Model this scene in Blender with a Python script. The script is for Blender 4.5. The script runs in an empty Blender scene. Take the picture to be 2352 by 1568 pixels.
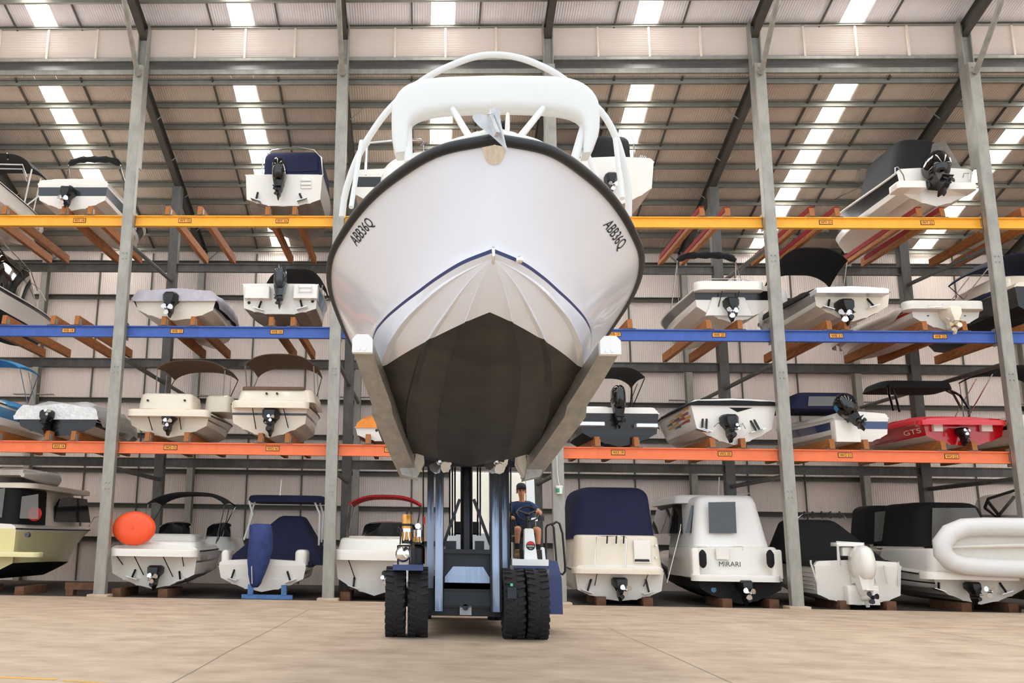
import bpy, bmesh, math, random
from mathutils import Vector, Matrix
random.seed(7)
scn = bpy.context.scene
col = scn.collection
pi = math.pi
# ------------------------------------------------------------------ camera model (metres; Y = 0 is the front face of the boat rack)
F, CX, CY = 2177.8, 902.4, 783.7
PITCH, YAW, ROLL = math.radians(11.9491), math.radians(-2.1482), math.radians(0.862)
CAM = Vector((8.5354, -25.6056, 1.5013))
_f = Vector((math.sin(YAW)*math.cos(PITCH), math.cos(YAW)*math.cos(PITCH), math.sin(PITCH)))
_r0 = Vector((math.cos(YAW), -math.sin(YAW), 0)); _u0 = _r0.cross(_f)
_r = math.cos(ROLL)*_r0+math.sin(ROLL)*_u0; _u = -math.sin(ROLL)*_r0+math.cos(ROLL)*_u0
def at(px, py, Y):
    "world point at depth Y behind photograph position px, py (measuring aid)"
    d = _r*((px-CX)/F)-_u*((py-CY)/F)+_f
    return CAM+d*((Y-CAM.y)/d.y)
cam = bpy.data.cameras.new('camera'); co = bpy.data.objects.new('camera', cam); col.objects.link(co)
R = Matrix((_r, _u, -_f)).transposed()
co.matrix_world = Matrix.Translation(CAM) @ R.to_4x4()
cam.sensor_width = 36; cam.lens = F/2352*36
cam.shift_x = (1176-CX)/2352; cam.shift_y = (CY-784)/2352
cam.clip_end = 500
scn.camera = co
scn.view_settings.view_transform = 'Standard'; scn.view_settings.look = 'None'
scn.view_settings.gamma = 1; scn.view_settings.use_curve_mapping = False

# ------------------------------------------------------------------ materials
def lin(h):
    h = h.lstrip('#'); o = []
    for i in (0, 2, 4):
        c = int(h[i:i+2], 16)/255
        o.append(c/12.92 if c <= .04045 else ((c+.055)/1.055)**2.4)
    return (*o, 1)
MAT = {}
def mat(n, h, rough=.5, metal=0., var=0., scale=3., stretch=(1, 1, 1), coat=0., h2=None, bump=0., alpha=1., lo=.35, hi=.65):
    m = bpy.data.materials.new(n); m.use_nodes = True
    nt = m.node_tree; b = nt.nodes['Principled BSDF']
    c = lin(h); b.inputs['Base Color'].default_value = c
    b.inputs['Roughness'].default_value = rough; b.inputs['Metallic'].default_value = metal
    b.inputs['Coat Weight'].default_value = coat
    if alpha < 1: b.inputs['Alpha'].default_value = alpha
    if var or h2:
        tc = nt.nodes.new('ShaderNodeTexCoord'); mp = nt.nodes.new('ShaderNodeMapping'); mp.inputs['Scale'].default_value = stretch
        nz = nt.nodes.new('ShaderNodeTexNoise'); nz.inputs['Scale'].default_value = scale; nz.inputs['Detail'].default_value = 8; nz.inputs['Roughness'].default_value = .62
        rp = nt.nodes.new('ShaderNodeValToRGB')
        nt.links.new(tc.outputs['Object'], mp.inputs['Vector']); nt.links.new(mp.outputs['Vector'], nz.inputs['Vector'])
        nt.links.new(nz.outputs['Fac'], rp.inputs['Fac'])
        e = rp.color_ramp.elements
        e[0].position = lo; e[1].position = hi
        e[0].color = lin(h2) if h2 else tuple(max(0, x*(1-var)) for x in c[:3])+(1,)
        e[1].color = c if h2 else tuple(min(1, x*(1+var)) for x in c[:3])+(1,)
        nt.links.new(rp.outputs['Color'], b.inputs['Base Color'])
        if bump:
            bp = nt.nodes.new('ShaderNodeBump'); bp.inputs['Strength'].default_value = bump; bp.inputs['Distance'].default_value = .03
            nt.links.new(nz.outputs['Fac'], bp.inputs['Height']); nt.links.new(bp.outputs['Normal'], b.inputs['Normal'])
    MAT[n] = m
    return m
def emit(n, h, s):
    m = bpy.data.materials.new(n); m.use_nodes = True; nt = m.node_tree
    b = nt.nodes['Principled BSDF']; b.inputs['Base Color'].default_value = lin(h)
    b.inputs['Emission Color'].default_value = lin(h); b.inputs['Emission Strength'].default_value = s
    MAT[n] = m
mat('concrete', '#cab49c', .7, h2='#9f8870', scale=1.5, stretch=(.8, 1.1, 1), lo=.28, hi=.72, bump=.03)
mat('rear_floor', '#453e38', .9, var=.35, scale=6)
mat('crack', '#8d7a66', .9); mat('line_paint', '#d8a23a', .7, var=.2, scale=12)
mat('line_faded', '#cba878', .8)
mat('roof_sheet', '#c2b2a2', .6, metal=.0, var=.08, scale=.8)
mat('roof_sheet_backlit', '#dcd6d8', .5, metal=.1, var=.08, scale=.8)  # front roof sheets: daylight coming through them is put into the paler colour
mat('wall_sheet', '#efe0d5', .6, var=.05, scale=.5)
mat('louvre', '#ddd0c6', .5); mat('louvre_post', '#dccdbb', .6)
mat('purlin', '#7d7a6e', .5, metal=.2, var=.1, scale=4)
mat('girt', '#59564d', .55, metal=.2, var=.1, scale=4)
mat('rafter', '#4e4a44', .6, metal=.2, var=.12, scale=3)
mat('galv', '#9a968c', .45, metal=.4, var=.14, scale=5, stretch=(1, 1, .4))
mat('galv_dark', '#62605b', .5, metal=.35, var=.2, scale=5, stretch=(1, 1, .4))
mat('beam_yellow', '#f5b02c', .45, var=.06, scale=4); mat('beam_blue', '#3a5cab', .45, var=.1, scale=4); mat('beam_orange', '#ee7a45', .45, var=.06, scale=4)
mat('timber', '#a0622f', .75, var=.35, scale=6, stretch=(6, .6, 6)); mat('carpet_red', '#8d2327', .95)
mat('plate_orange', '#efa03a', .5); mat('ink', '#17140f', .6)
mat('gel_white', '#ebe5db', .2, coat=.3); mat('gel_cream', '#e6d9c4', .22, coat=.3); mat('gel_bright', '#e6e9f2', .2, coat=.35)
mat('gel_yellow', '#e6dca4', .25, coat=.3); mat('gel_red', '#c9101c', .15, coat=.6); mat('gel_black', '#0b0b0d', .22, coat=.15)
mat('gel_navy', '#1c3564', .15, coat=.5); mat('gel_blue', '#2c7fae', .2, coat=.4); mat('gel_grey', '#8b8884', .25, coat=.3); mat('gel_slate', '#2b3238', .2, coat=.25)
mat('bottom_tan', '#d9cdbd', .4, var=.06, scale=3); mat('bottom_grey', '#8c847a', .6, var=.2, scale=4); mat('bottom_black', '#161512', .7, var=.3, scale=4)
mat('bottom_brown', '#7d5a42', .7, var=.2, scale=4)
mat('alu', '#dcdde0', .38, metal=.55, var=.05, scale=6); mat('alu_fork', '#a5a49f', .42, metal=.45, var=.16, scale=3, stretch=(3, .7, 3))
mat('steel', '#d6d6d6', .18, metal=1.); mat('chrome', '#e8e4dd', .05, metal=1.); mat('bronze', '#b9a27c', .3, metal=.9)
mat('anchor_galv', '#b4b6b7', .5, metal=.35, var=.1, scale=10)
mat('rubber', '#131314', .45, var=.15, scale=10); mat('tyre', '#1c1b1c', .8, var=.25, scale=8); mat('plastic_black', '#0a0a0b', .4); mat('gloss_black', '#040405', .1, coat=.4)
mat('glass_dark', '#1a1d1f', .06, coat=.8); mat('glass_clear', '#5c5c58', .08, coat=.6, alpha=.45); mat('vinyl_clear', '#8f8b84', .15, alpha=.4)
mat('canvas_black', '#0e0e0f', .85, var=.2, scale=5); mat('canvas_navy', '#13173a', .85, var=.15, scale=5); mat('canvas_brown', '#6a5340', .85, var=.1, scale=5)
mat('canvas_white', '#f2efea', .7); mat('canvas_grey', '#b9b4bb', .75, var=.1, scale=4, stretch=(1, .4, 1), bump=.8); mat('canvas_silver', '#d9d9d6', .32, metal=.35, var=.1, scale=7, bump=1.)
mat('canvas_blue', '#3f8fc0', .8, var=.1, scale=5); mat('canvas_red', '#c4131c', .8, var=.1, scale=5); mat('cover_blue', '#2c3c70', .8, var=.2, scale=6, bump=.6)
mat('canvas_orange', '#e58a35', .7, var=.1, scale=6); mat('canvas_tan', '#c8bdb2', .8, var=.08, scale=6, bump=.5)
mat('pvc_white', '#d6d4d0', .45); mat('pvc_grey', '#dcd6cb', .55, var=.05, scale=4, bump=.2)
mat('fender_orange', '#ff5a2a', .45, var=.05, scale=5)
mat('truck_blue', '#16326f', .3, coat=.4, var=.08, scale=4); mat('mast_black', '#1d2026', .35, metal=.3, var=.25, scale=5)
mat('mast_blue', '#c6dbf7', .45, scale=3, stretch=(8, 8, .5), h2='#a5bfe6')
mat('mast_dark', '#1b2330', .45, var=.3, scale=6); mat('truck_white', '#f1f0ee', .35); mat('truck_cream', '#efe6d6', .5); mat('brass', '#dba152', .3, metal=.55)
mat('red_plastic', '#d8261f', .4)
mat('skin', '#c98c6a', .55, var=.05, scale=20); mat('shirt', '#22345a', .85, var=.15, scale=14); mat('shorts', '#1e1c1f', .9); mat('hair', '#3a2a20', .8); mat('cap', '#232326', .8)
mat('boot', '#7a6142', .85, var=.2, scale=20); mat('sock', '#1a1a1b', .9); mat('eye', '#251d1a', .4); mat('lip', '#a86a58', .6)
mat('timber_dark', '#6e4b33', .85, var=.25, scale=6); mat('trestle_blue', '#5b84b8', .6, var=.15, scale=6)
mat('bucket', '#e9ece8', .5); mat('green', '#3f9b6c', .5)
mat('flame_a', '#e0a02a', .3); mat('flame_b', '#b0301c', .3); mat('flame_c', '#1c1712', .3)
mat('stripe_navy', '#12245a', .4); mat('teal', '#5fd0b0', .5)
emit('skylight', '#ffffff', 11.)
# the lifted boat's bottom paint: black below a slanted paint line that belongs to the hull
def hero_bottom():
    m = mat('hero_hull', '#e6e9f2', .1, coat=.7); nt = m.node_tree; b = nt.nodes['Principled BSDF']
    tc = nt.nodes.new('ShaderNodeTexCoord'); sp = nt.nodes.new('ShaderNodeSeparateXYZ'); nt.links.new(tc.outputs['Object'], sp.inputs[0])
    def mth(op, a, bb):
        n = nt.nodes.new('ShaderNodeMath'); n.operation = op
        for i, v in enumerate((a, bb)):
            if v is None: continue
            if isinstance(v, (int, float)): n.inputs[i].default_value = v
            else: nt.links.new(v, n.inputs[i])
        return n.outputs[0]
    ax = mth('ABSOLUTE', sp.outputs[0], None)
    v = mth('ADD', mth('ADD', sp.outputs[2], mth('MULTIPLY', sp.outputs[1], AFY)), mth('MULTIPLY', ax, AFX))
    k = mth('LESS_THAN', v, AFC)
    nz = nt.nodes.new('ShaderNodeTexNoise'); nz.inputs['Scale'].default_value = 2.2; nz.inputs['Detail'].default_value = 5
    nt.links.new(tc.outputs['Object'], nz.inputs['Vector'])
    rp = nt.nodes.new('ShaderNodeValToRGB'); rp.color_ramp.elements[0].color = lin('#161512'); rp.color_ramp.elements[1].color = lin('#2e2c26'); rp.color_ramp.elements[0].position = .35; rp.color_ramp.elements[1].position = .7
    nt.links.new(nz.outputs['Fac'], rp.inputs['Fac'])
    mx = nt.nodes.new('ShaderNodeMix'); mx.data_type = 'RGBA'; mx.inputs['A'].default_value = lin('#e6e9f2')
    nt.links.new(rp.outputs['Color'], mx.inputs['B']); nt.links.new(k, mx.inputs['Factor']); nt.links.new(mx.outputs['Result'], b.inputs['Base Color'])
    mr = nt.nodes.new('ShaderNodeMath'); mr.operation = 'MULTIPLY_ADD'; nt.links.new(k, mr.inputs[0]); mr.inputs[1].default_value = .4; mr.inputs[2].default_value = .2
    nt.links.new(mr.outputs[0], b.inputs['Roughness'])
    ck = nt.nodes.new('ShaderNodeMath'); ck.operation = 'MULTIPLY_ADD'; nt.links.new(k, ck.inputs[0]); ck.inputs[1].default_value = -.3; ck.inputs[2].default_value = .3
    nt.links.new(ck.outputs[0], b.inputs['Coat Weight'])
# plane in the hull's own axes: Z + AFY*Y + AFX*|X| = AFC
AFY, AFX, AFC = -.098, .297, 1.547
hero_bottom()
# mast rails: worn light blue paint, black grease above the reach of the rollers
def mast_rail():
    m = mat('mast_rail', '#c6dbf7', .42); nt = m.node_tree; b = nt.nodes['Principled BSDF']
    tc = nt.nodes.new('ShaderNodeTexCoord'); mp = nt.nodes.new('ShaderNodeMapping'); mp.inputs['Scale'].default_value = (14, 14, 1.1)
    nz = nt.nodes.new('ShaderNodeTexNoise'); nz.inputs['Scale'].default_value = 2.; nz.inputs['Detail'].default_value = 6
    sp = nt.nodes.new('ShaderNodeSeparateXYZ'); ma = nt.nodes.new('ShaderNodeMath'); ma.operation = 'MULTIPLY_ADD'; ma.inputs[1].default_value = .9
    nt.links.new(tc.outputs['Object'], mp.inputs['Vector']); nt.links.new(mp.outputs['Vector'], nz.inputs['Vector']); nt.links.new(tc.outputs['Object'], sp.inputs[0])
    nt.links.new(nz.outputs['Fac'], ma.inputs[0]); nt.links.new(sp.outputs[2], ma.inputs[2])
    rp = nt.nodes.new('ShaderNodeValToRGB'); e = rp.color_ramp.elements; rp.color_ramp.interpolation = 'LINEAR'
    mr = nt.nodes.new('ShaderNodeMapRange'); mr.inputs['From Min'].default_value = .85; mr.inputs['From Max'].default_value = 3.35
    nt.links.new(ma.outputs[0], mr.inputs['Value']); nt.links.new(mr.outputs['Result'], rp.inputs['Fac'])
    e[0].position = 0.; e[0].color = lin('#8ea6cc'); e[1].position = 1.; e[1].color = lin('#141518')
    for p, c in ((.1, '#c3d8f5'), (.56, '#b4ccf0'), (.72, '#41516f'), (.82, '#17191e')):
        q = e.new(p); q.color = lin(c)
    nt.links.new(rp.outputs['Color'], b.inputs['Base Color'])
mast_rail()

# ------------------------------------------------------------------ mesh builder
class MB:
    def __init__(s, off=(0, 0, 0)): s.v = []; s.f = []; s.m = []; s.mats = []; s.M = Matrix.Identity(4); s.off = Vector(off)
    def mi(s, m):
        if m not in s.mats: s.mats.append(m)
        return s.mats.index(m)
    def add(s, vs, fs, m):
        o = len(s.v); s.v += [s.M @ Vector(p) for p in vs]; k = s.mi(m)
        for f in fs: s.f.append([o+i for i in f]); s.m.append(k)
    def box(s, c, d, m, rot=None):
        x, y, z = d[0]/2, d[1]/2, d[2]/2
        vs = [Vector((a*x, b*y, e*z)) for e in (-1, 1) for a, b in ((-1, -1), (1, -1), (1, 1), (-1, 1))]
        if rot is not None: vs = [rot @ p for p in vs]
        s.add([p+Vector(c) for p in vs], [(3, 2, 1, 0), (4, 5, 6, 7), (0, 1, 5, 4), (1, 2, 6, 5), (2, 3, 7, 6), (3, 0, 4, 7)], m)
    def span(s, a, b, m): s.box([(a[i]+b[i])/2 for i in range(3)], [abs(b[i]-a[i]) for i in range(3)], m)
    def loft(s, rings, m, closed=True, caps=True):
        n = len(rings[0]); vs = [p for r in rings for p in r]; fs = []
        for i in range(len(rings)-1):
            for j in range(n if closed else n-1):
                k = (j+1) % n; fs.append((i*n+j, i*n+k, (i+1)*n+k, (i+1)*n+j))
        if caps and closed: fs.append(tuple(range(n-1, -1, -1))); fs.append(tuple((len(rings)-1)*n+j for j in range(n)))
        s.add(vs, fs, m)
    def tube(s, path, r, m, n=8, closed=False, flat=1.):
        path = [Vector(p) for p in path]; N = len(path); rs = r if isinstance(r, (list, tuple)) else [r]*N
        rings = []; up = None
        for i, p in enumerate(path):
            a = path[i-1] if (i > 0 or closed) else p; b = path[(i+1) % N] if (i < N-1 or closed) else p
            t = (b-a).normalized()
            if up is None: up = Vector((0, 0, 1)) if abs(t.z) < .9 else Vector((1, 0, 0))
            sd = t.cross(up)
            if sd.length < 1e-6: sd = t.cross(Vector((0, 1, 0)))
            sd.normalize(); up = sd.cross(t).normalized()
            rings.append([p+rs[i]*(math.cos(2*pi*k/n)*sd+flat*math.sin(2*pi*k/n)*up) for k in range(n)])
        if closed: rings.append(rings[0])
        s.loft(rings, m, True, not closed)
    def bar(s, a, b, w, h, m, up=(0, 0, 1)):
        a = Vector(a); b = Vector(b); t = (b-a).normalized(); u = Vector(up)
        if abs(t.dot(u)) > .95: u = Vector((0, 1, 0))
        sd = t.cross(u).normalized(); u = sd.cross(t)
        s.loft([[p+sd*w/2*i+u*h/2*j for i, j in ((-1, -1), (1, -1), (1, 1), (-1, 1))] for p in (a, b)], m)
    def lathe(s, prof, c, m, axis='z', n=16):
        c = Vector(c); rings = []
        for r, z in prof:
            rr = []
            for k in range(n):
                a = 2*pi*k/n; p = (r*math.cos(a), r*math.sin(a), z)
                if axis == 'y': p = (p[0], z, p[1])
                if axis == 'x': p = (z, p[0], p[1])
                rr.append(c+Vector(p))
            rings.append(rr)
        s.loft(rings, m)
    def ell(s, c, r, m, e=1., n=14, k=9, rot=None):
        sg = lambda x: (abs(x)**e)*(1 if x >= 0 else -1)
        rings = []
        for i in range(k+1):
            ph = -pi/2+pi*i/k; ph = max(-pi/2+.03, min(pi/2-.03, ph)); rr = []
            for j in range(n):
                th = 2*pi*j/n; p = Vector((r[0]*sg(math.cos(ph))*sg(math.cos(th)), r[1]*sg(math.cos(ph))*sg(math.sin(th)), r[2]*sg(math.sin(ph))))
                rr.append(Vector(c)+(rot @ p if rot is not None else p))
            rings.append(rr)
        s.loft(rings, m)
    def prism(s, poly, o, ux, uy, d, m):
        o, ux, uy, d = Vector(o), Vector(ux), Vector(uy), Vector(d)
        s.loft([[o+ux*a+uy*b+d*t for a, b in poly] for t in (0, 1)], m)
    def rbox(s, c, d, m, r=.08, top=.06, taper=(1, 1), shift=(0, 0), cs=4, top_n=3):
        "rounded box standing on z = c[2]; c = centre of its base, d = size"
        def ring(sx, sy, cx, cy, z, rr):
            rr = min(rr, sx*.49, sy*.49); o = []
            for qx, qy, a0 in ((1, 1, 0), (-1, 1, pi/2), (-1, -1, pi), (1, -1, 3*pi/2)):
                for k in range(cs+1):
                    a = a0+pi/2*k/cs; o.append((cx+qx*(sx/2-rr)+rr*math.cos(a), cy+qy*(sy/2-rr)+rr*math.sin(a), z))
            return o
        H = d[2]; L = []
        for k in (0, .5, 1):
            t = k*(H-top)/H
            L.append((t, 0))
        for k in range(1, top_n+1):
            a = pi/2*k/top_n; L.append(((H-top+top*math.sin(a))/H, top*(1-math.cos(a))))
        rings = []
        for t, ins in L:
            sx = d[0]*(1+(taper[0]-1)*t)-2*ins; sy = d[1]*(1+(taper[1]-1)*t)-2*ins
            rings.append(ring(max(.01, sx), max(.01, sy), c[0]+shift[0]*t, c[1]+shift[1]*t, c[2]+H*t, max(.005, r-ins*.3)))
        s.loft(rings, m)
    def text(s, txt, o, ux, uy, size, m, lift=.004, fit=None, warp=None, align='CENTER'):
        cu = bpy.data.curves.new('t', 'FONT'); cu.body = txt; cu.size = 1; cu.align_x = align; cu.align_y = 'CENTER'; cu.resolution_u = 3
        ob = bpy.data.objects.new('t', cu); col.objects.link(ob)
        me = bpy.data.meshes.new_from_object(ob.evaluated_get(bpy.context.evaluated_depsgraph_get()))
        vs = [v.co.copy() for v in me.vertices]; fs = [tuple(p.vertices) for p in me.polygons]
        bpy.data.objects.remove(ob); bpy.data.curves.remove(cu); bpy.data.meshes.remove(me)
        ws = max(v.x for v in vs)-min(v.x for v in vs); hs = max(v.y for v in vs)-min(v.y for v in vs)
        mx = (max(v.x for v in vs)+min(v.x for v in vs))/2; my = (max(v.y for v in vs)+min(v.y for v in vs))/2
        if warp: s.add([warp((v.x-mx)/ws, (v.y-my)/hs) for v in vs], fs, m); return
        o, ux, uy = Vector(o), Vector(ux).normalized(), Vector(uy).normalized(); n = ux.cross(uy)
        sx = sy = size/hs
        if fit: sx = fit/ws
        s.add([o+ux*(v.x-mx)*sx+uy*(v.y-my)*sy+n*lift for v in vs], fs, m)
    def build(s, name, parent=None, sharp=40, recalc=True):
        me = bpy.data.meshes.new(name)
        me.from_pydata([tuple(p-s.off) for p in s.v], [], s.f)
        for n in s.mats: me.materials.append(MAT[n])
        me.polygons.foreach_set('material_index', s.m)
        if recalc:
            bm = bmesh.new(); bm.from_mesh(me); bmesh.ops.remove_doubles(bm, verts=bm.verts, dist=1e-5); bmesh.ops.recalc_face_normals(bm, faces=bm.faces); bm.to_mesh(me); bm.free()
        me.polygons.foreach_set('use_smooth', [True]*len(me.polygons)); me.set_sharp_from_angle(angle=math.radians(sharp)); me.update()
        o = bpy.data.objects.new(name, me); col.objects.link(o)
        if parent is not None: o.parent = parent
        return o
def tag(o, label=None, cat=None, group=None, kind=None):
    if label: o['label'] = label
    if cat: o['category'] = cat
    if group: o['group'] = group
    if kind: o['kind'] = kind
    return o
def thing(name, loc, label, cat, group=None):
    o = bpy.data.objects.new(name, None); col.objects.link(o); o.location = loc; o.empty_display_size = .3
    return tag(o, label, cat, group)
def shift_mesh(o, loc):
    "move a world-built mesh so that its origin sits at loc"
    loc = Vector(loc); o.data.transform(Matrix.Translation(-loc)); o.location = loc
    return o
def solo(b, name, loc, label, cat, group=None, sharp=40):
    return tag(shift_mesh(b.build(name, sharp=sharp), loc), label, cat, group)
def struct(b, name, sharp=40, label=None):
    o = b.build(name, sharp=sharp); o['kind'] = 'structure'
    if label: o['label'] = label
    return o
# ------------------------------------------------------------------ the shed
XL, XR = -12., 36.
YW, RB = 9.0, 4.65           # back wall, rear rack columns
ZO, ZB, ZY = 3.91, 7.146, 10.382   # beam centre heights
RA, RS = 15.25, .31          # rear roof: z = RA - RS*Y
def roof(Y): return RA-RS*Y
UA, US = 16.62, .28          # front roof: z = UA - US*(Y-.2)
def up(Y): return UA-US*(Y-.2)
YF = -13.5                   # where the front roof ends
def corr(b, u0, u1, f, m, pitch=.0762, amp=.011, per=4):
    "corrugated sheet: f(u, offset, side) gives the point of each end"
    n = int((u1-u0)/pitch*per); pts = []
    for i in range(n+1):
        u = u0+(u1-u0)*i/n; o = amp*math.sin(2*pi*i/per+.5)
        pts.append((f(u, o, 0), f(u, o, 1)))
    b.add([p for q in pts for p in q], [(2*i, 2*i+1, 2*i+3, 2*i+2) for i in range(n)], m)
# floor: front slab, darker hardstand under the racks
b = MB()
b.span((XL, -40, -.3), (XR, -.42, 0), 'concrete')
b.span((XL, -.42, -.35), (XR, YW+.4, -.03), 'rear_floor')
def strip(p, q, w, m, z=.002):
    p, q = Vector((*p, z)), Vector((*q, z)); t = (q-p).normalized(); n = Vector((-t.y, t.x, 0))*w/2
    b.add([p-n, p+n, q+n, q-n], [(0, 1, 2, 3)], m)
def fl(px, py): 
    d = _r*((px-CX)/F)-_u*((py-CY)/F)+_f; p = CAM+d*(-CAM.z/d.z); return (p.x, p.y)
def crack(pts, w):
    for i in range(len(pts)-1): strip(fl(*pts[i]), fl(*pts[i+1]), w, 'crack')
crack([(395, 1568), (458, 1534), (520, 1498), (560, 1478), (640, 1437), (712, 1398)], .018)
crack([(1395, 1440), (1440, 1462), (1530, 1500), (1640, 1550), (1690, 1572)], .014)
crack([(2040, 1432), (2180, 1456), (2352, 1486)], .012)
strip((3.2, -14.85), fl(130, 1560), .1, 'line_paint'); strip(fl(145, 1562), (5.6, -15.33), .07, 'line_paint')
strip(fl(1990, 1432), fl(2310, 1436), .05, 'line_faded')
struct(b, 'floor')
# back wall
b = MB(); corr(b, XL, XR, lambda u, o, s: (u, YW+o, 12.38 if s else -.03), 'wall_sheet'); struct(b, 'wall_back', sharp=80)
for nm, x in (('wall_left', XL), ('wall_right', XR)):
    b = MB(); 
    for (ya, yb, za, zb) in ((.2, YW, roof(.3), roof(YW)), (-13.5, .2, up(-13.5), up(.2))):
        d = .05 if x > 0 else -.05
        b.loft([[(x, ya, -.03), (x, yb, -.03), (x, yb, zb), (x, ya, za)], [(x+d, ya, -.03), (x+d, yb, -.03), (x+d, yb, zb), (x+d, ya, za)]], 'wall_sheet')
    struct(b, nm)
# rear roof with gaps for the clear sheets; front roof likewise
SK = [(6*k+2.57, 6*k+3.24) for k in range(-2, 6)]
b = MB()
edges = [XL]+[e for s in SK for e in s]+[XR]
for i in range(0, len(edges), 2):
    corr(b, edges[i], edges[i+1], lambda u, o, s: (u, (9.25 if s else .3), roof(9.25 if s else .3)+o), 'roof_sheet')
for x0, x1 in SK: corr(b, x0, x1, lambda u, o, s: (u, (.66 if s else .3), roof(.66 if s else .3)+o), 'roof_sheet')
struct(b, 'ceiling', sharp=80)
b = MB()
for i in range(0, len(edges), 2):
    corr(b, edges[i], edges[i+1], lambda u, o, s: (u, (YF if s else .35), up(YF if s else .35)+o), 'roof_sheet_backlit')
struct(b, 'ceiling', sharp=80)
n = 0
for (x0, x1) in SK:
    for fn, ya, yb in ((roof, .66, 9.25), (up, .35, YF)):
        n += 1
        b = MB(); b.loft([[(x0, ya, fn(ya)), (x1, ya, fn(ya)), (x1, yb, fn(yb)), (x0, yb, fn(yb))], [(x0, ya, fn(ya)+.02), (x1, ya, fn(ya)+.02), (x1, yb, fn(yb)+.02), (x0, yb, fn(yb)+.02)]], 'skylight')
        struct(b, 'window_%d' % n)
tn = 0
def trim(b, label=None, sharp=40):
    global tn; tn += 1; return struct(b, 'trim_%d' % tn, sharp, label)
def cee(b, x0, x1, y, z, w, h, m, s=1):
    "C purlin along X"
    t = .025
    b.span((x0, y-t/2, z-h), (x1, y+t/2, z), m); b.span((x0, min(y, y+s*w), z-t), (x1, max(y, y+s*w), z), m); b.span((x0, min(y, y+s*w), z-h), (x1, max(y, y+s*w), z-h+t), m)
# purlins of both roofs
for i in range(10):
    Y = .55+.93*i
    b = MB(); cee(b, XL, XR, Y, roof(Y)-.015, .08, .19, 'purlin', -1); trim(b)
for i in range(13):
    Y = -.95-1.0*i
    b = MB(); cee(b, XL, XR, Y, up(Y)-.015, .08, .19, 'purlin', 1); trim(b)
# rods bridging the purlins, rafters, and cleats
for k in range(-2, 6):
    for dx in (2.0, 4.0):
        b = MB(); x = 6*k+dx; b.bar((x, .4, roof(.4)-.07), (x, 9, roof(9)-.07), .05, .06, 'rafter'); b.bar((x, .3, up(.3)-.06), (x, YF, up(YF)-.06), .04, .05, 'rafter'); trim(b)
for k in range(-2, 7):
    x = 6*k
    b = MB()
    for fn, ya, yb in ((roof, .25, 8.9), (up, .25, YF)):
        A = Vector((x, ya, fn(ya)-.42)); B = Vector((x, yb, fn(yb)-.42))
        nrm = (B-A).normalized().cross(Vector((1, 0, 0)))
        b.bar(A, B, .02, .36, 'rafter')
        for s in (-1, 1): b.bar(A+nrm*.18*s, B+nrm*.18*s, .2, .02, 'rafter')
    trim(b)
    b = MB()                      # fly braces from rafter to every second purlin
    for i in range(1, 10, 2):
        Y = .55+.93*i
        for s in (-1, 1): b.bar((x+.1*s, Y, roof(Y)-.58), (x+.55*s, Y, roof(Y)-.18), .035, .02, 'galv')
    trim(b)
# louvred band between the two roofs
b = MB()
for i in range(17):
    z = 15.60+.92*i/16
    b.loft([[(x, .22, z+.05), (x, .31, z-.02), (x, .312, z-.015), (x, .222, z+.055)] for x in (XL, XR)], 'louvre')
struct(b, 'wall_clerestory')
for k in range(-2, 6):
    for dx in (1.5, 3.0, 4.5):
        b = MB(); b.span((6*k+dx-.03, .16, 15.55), (6*k+dx+.03, .21, 16.56), 'louvre_post'); trim(b)
b = MB(); cee(b, XL, XR, .2, 16.62, .08, .08, 'purlin', -1); trim(b)
b = MB(); b.span((XL, .14, 15.47), (XR, .2, 15.56), 'galv'); b.span((XL, .2, 15.36), (XR, .5, 15.5), 'rafter'); trim(b)
b = MB(); b.span((XL, .3, 15.12), (XR, .38, 15.27), 'galv'); trim(b)
# back wall framing
for i, z in enumerate((11.9, 10.55, 9.2, 7.9, 6.6, 5.3, 4.0, 2.75, 1.55)):
    b = MB(); cee(b, XL, XR, YW-.03, z, .09, .17, 'girt', -1); trim(b)
for k in range(-2, 6):
    for dx in (2., 4.):
        b = MB(); b.span((6*k+dx-.025, YW-.07, 0), (6*k+dx+.025, YW-.03, 12.2), 'girt'); trim(b)
for k in range(-2, 7):
    x = 6*k
    b = MB()
    for dy in (0, .32): b.span((x-.11, YW-.15-dy-.012, -.03), (x+.11, YW-.15-dy+.012, 12.2), 'galv')
    b.span((x-.012, YW-.47, -.03), (x+.012, YW-.15, 12.2), 'galv')
    for z in (9.2, 6.6): b.bar((x-.75, YW-.4, z+.05), (x+.75, YW-.4, z+.05), .18, .03, 'galv')
    trim(b)

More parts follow.
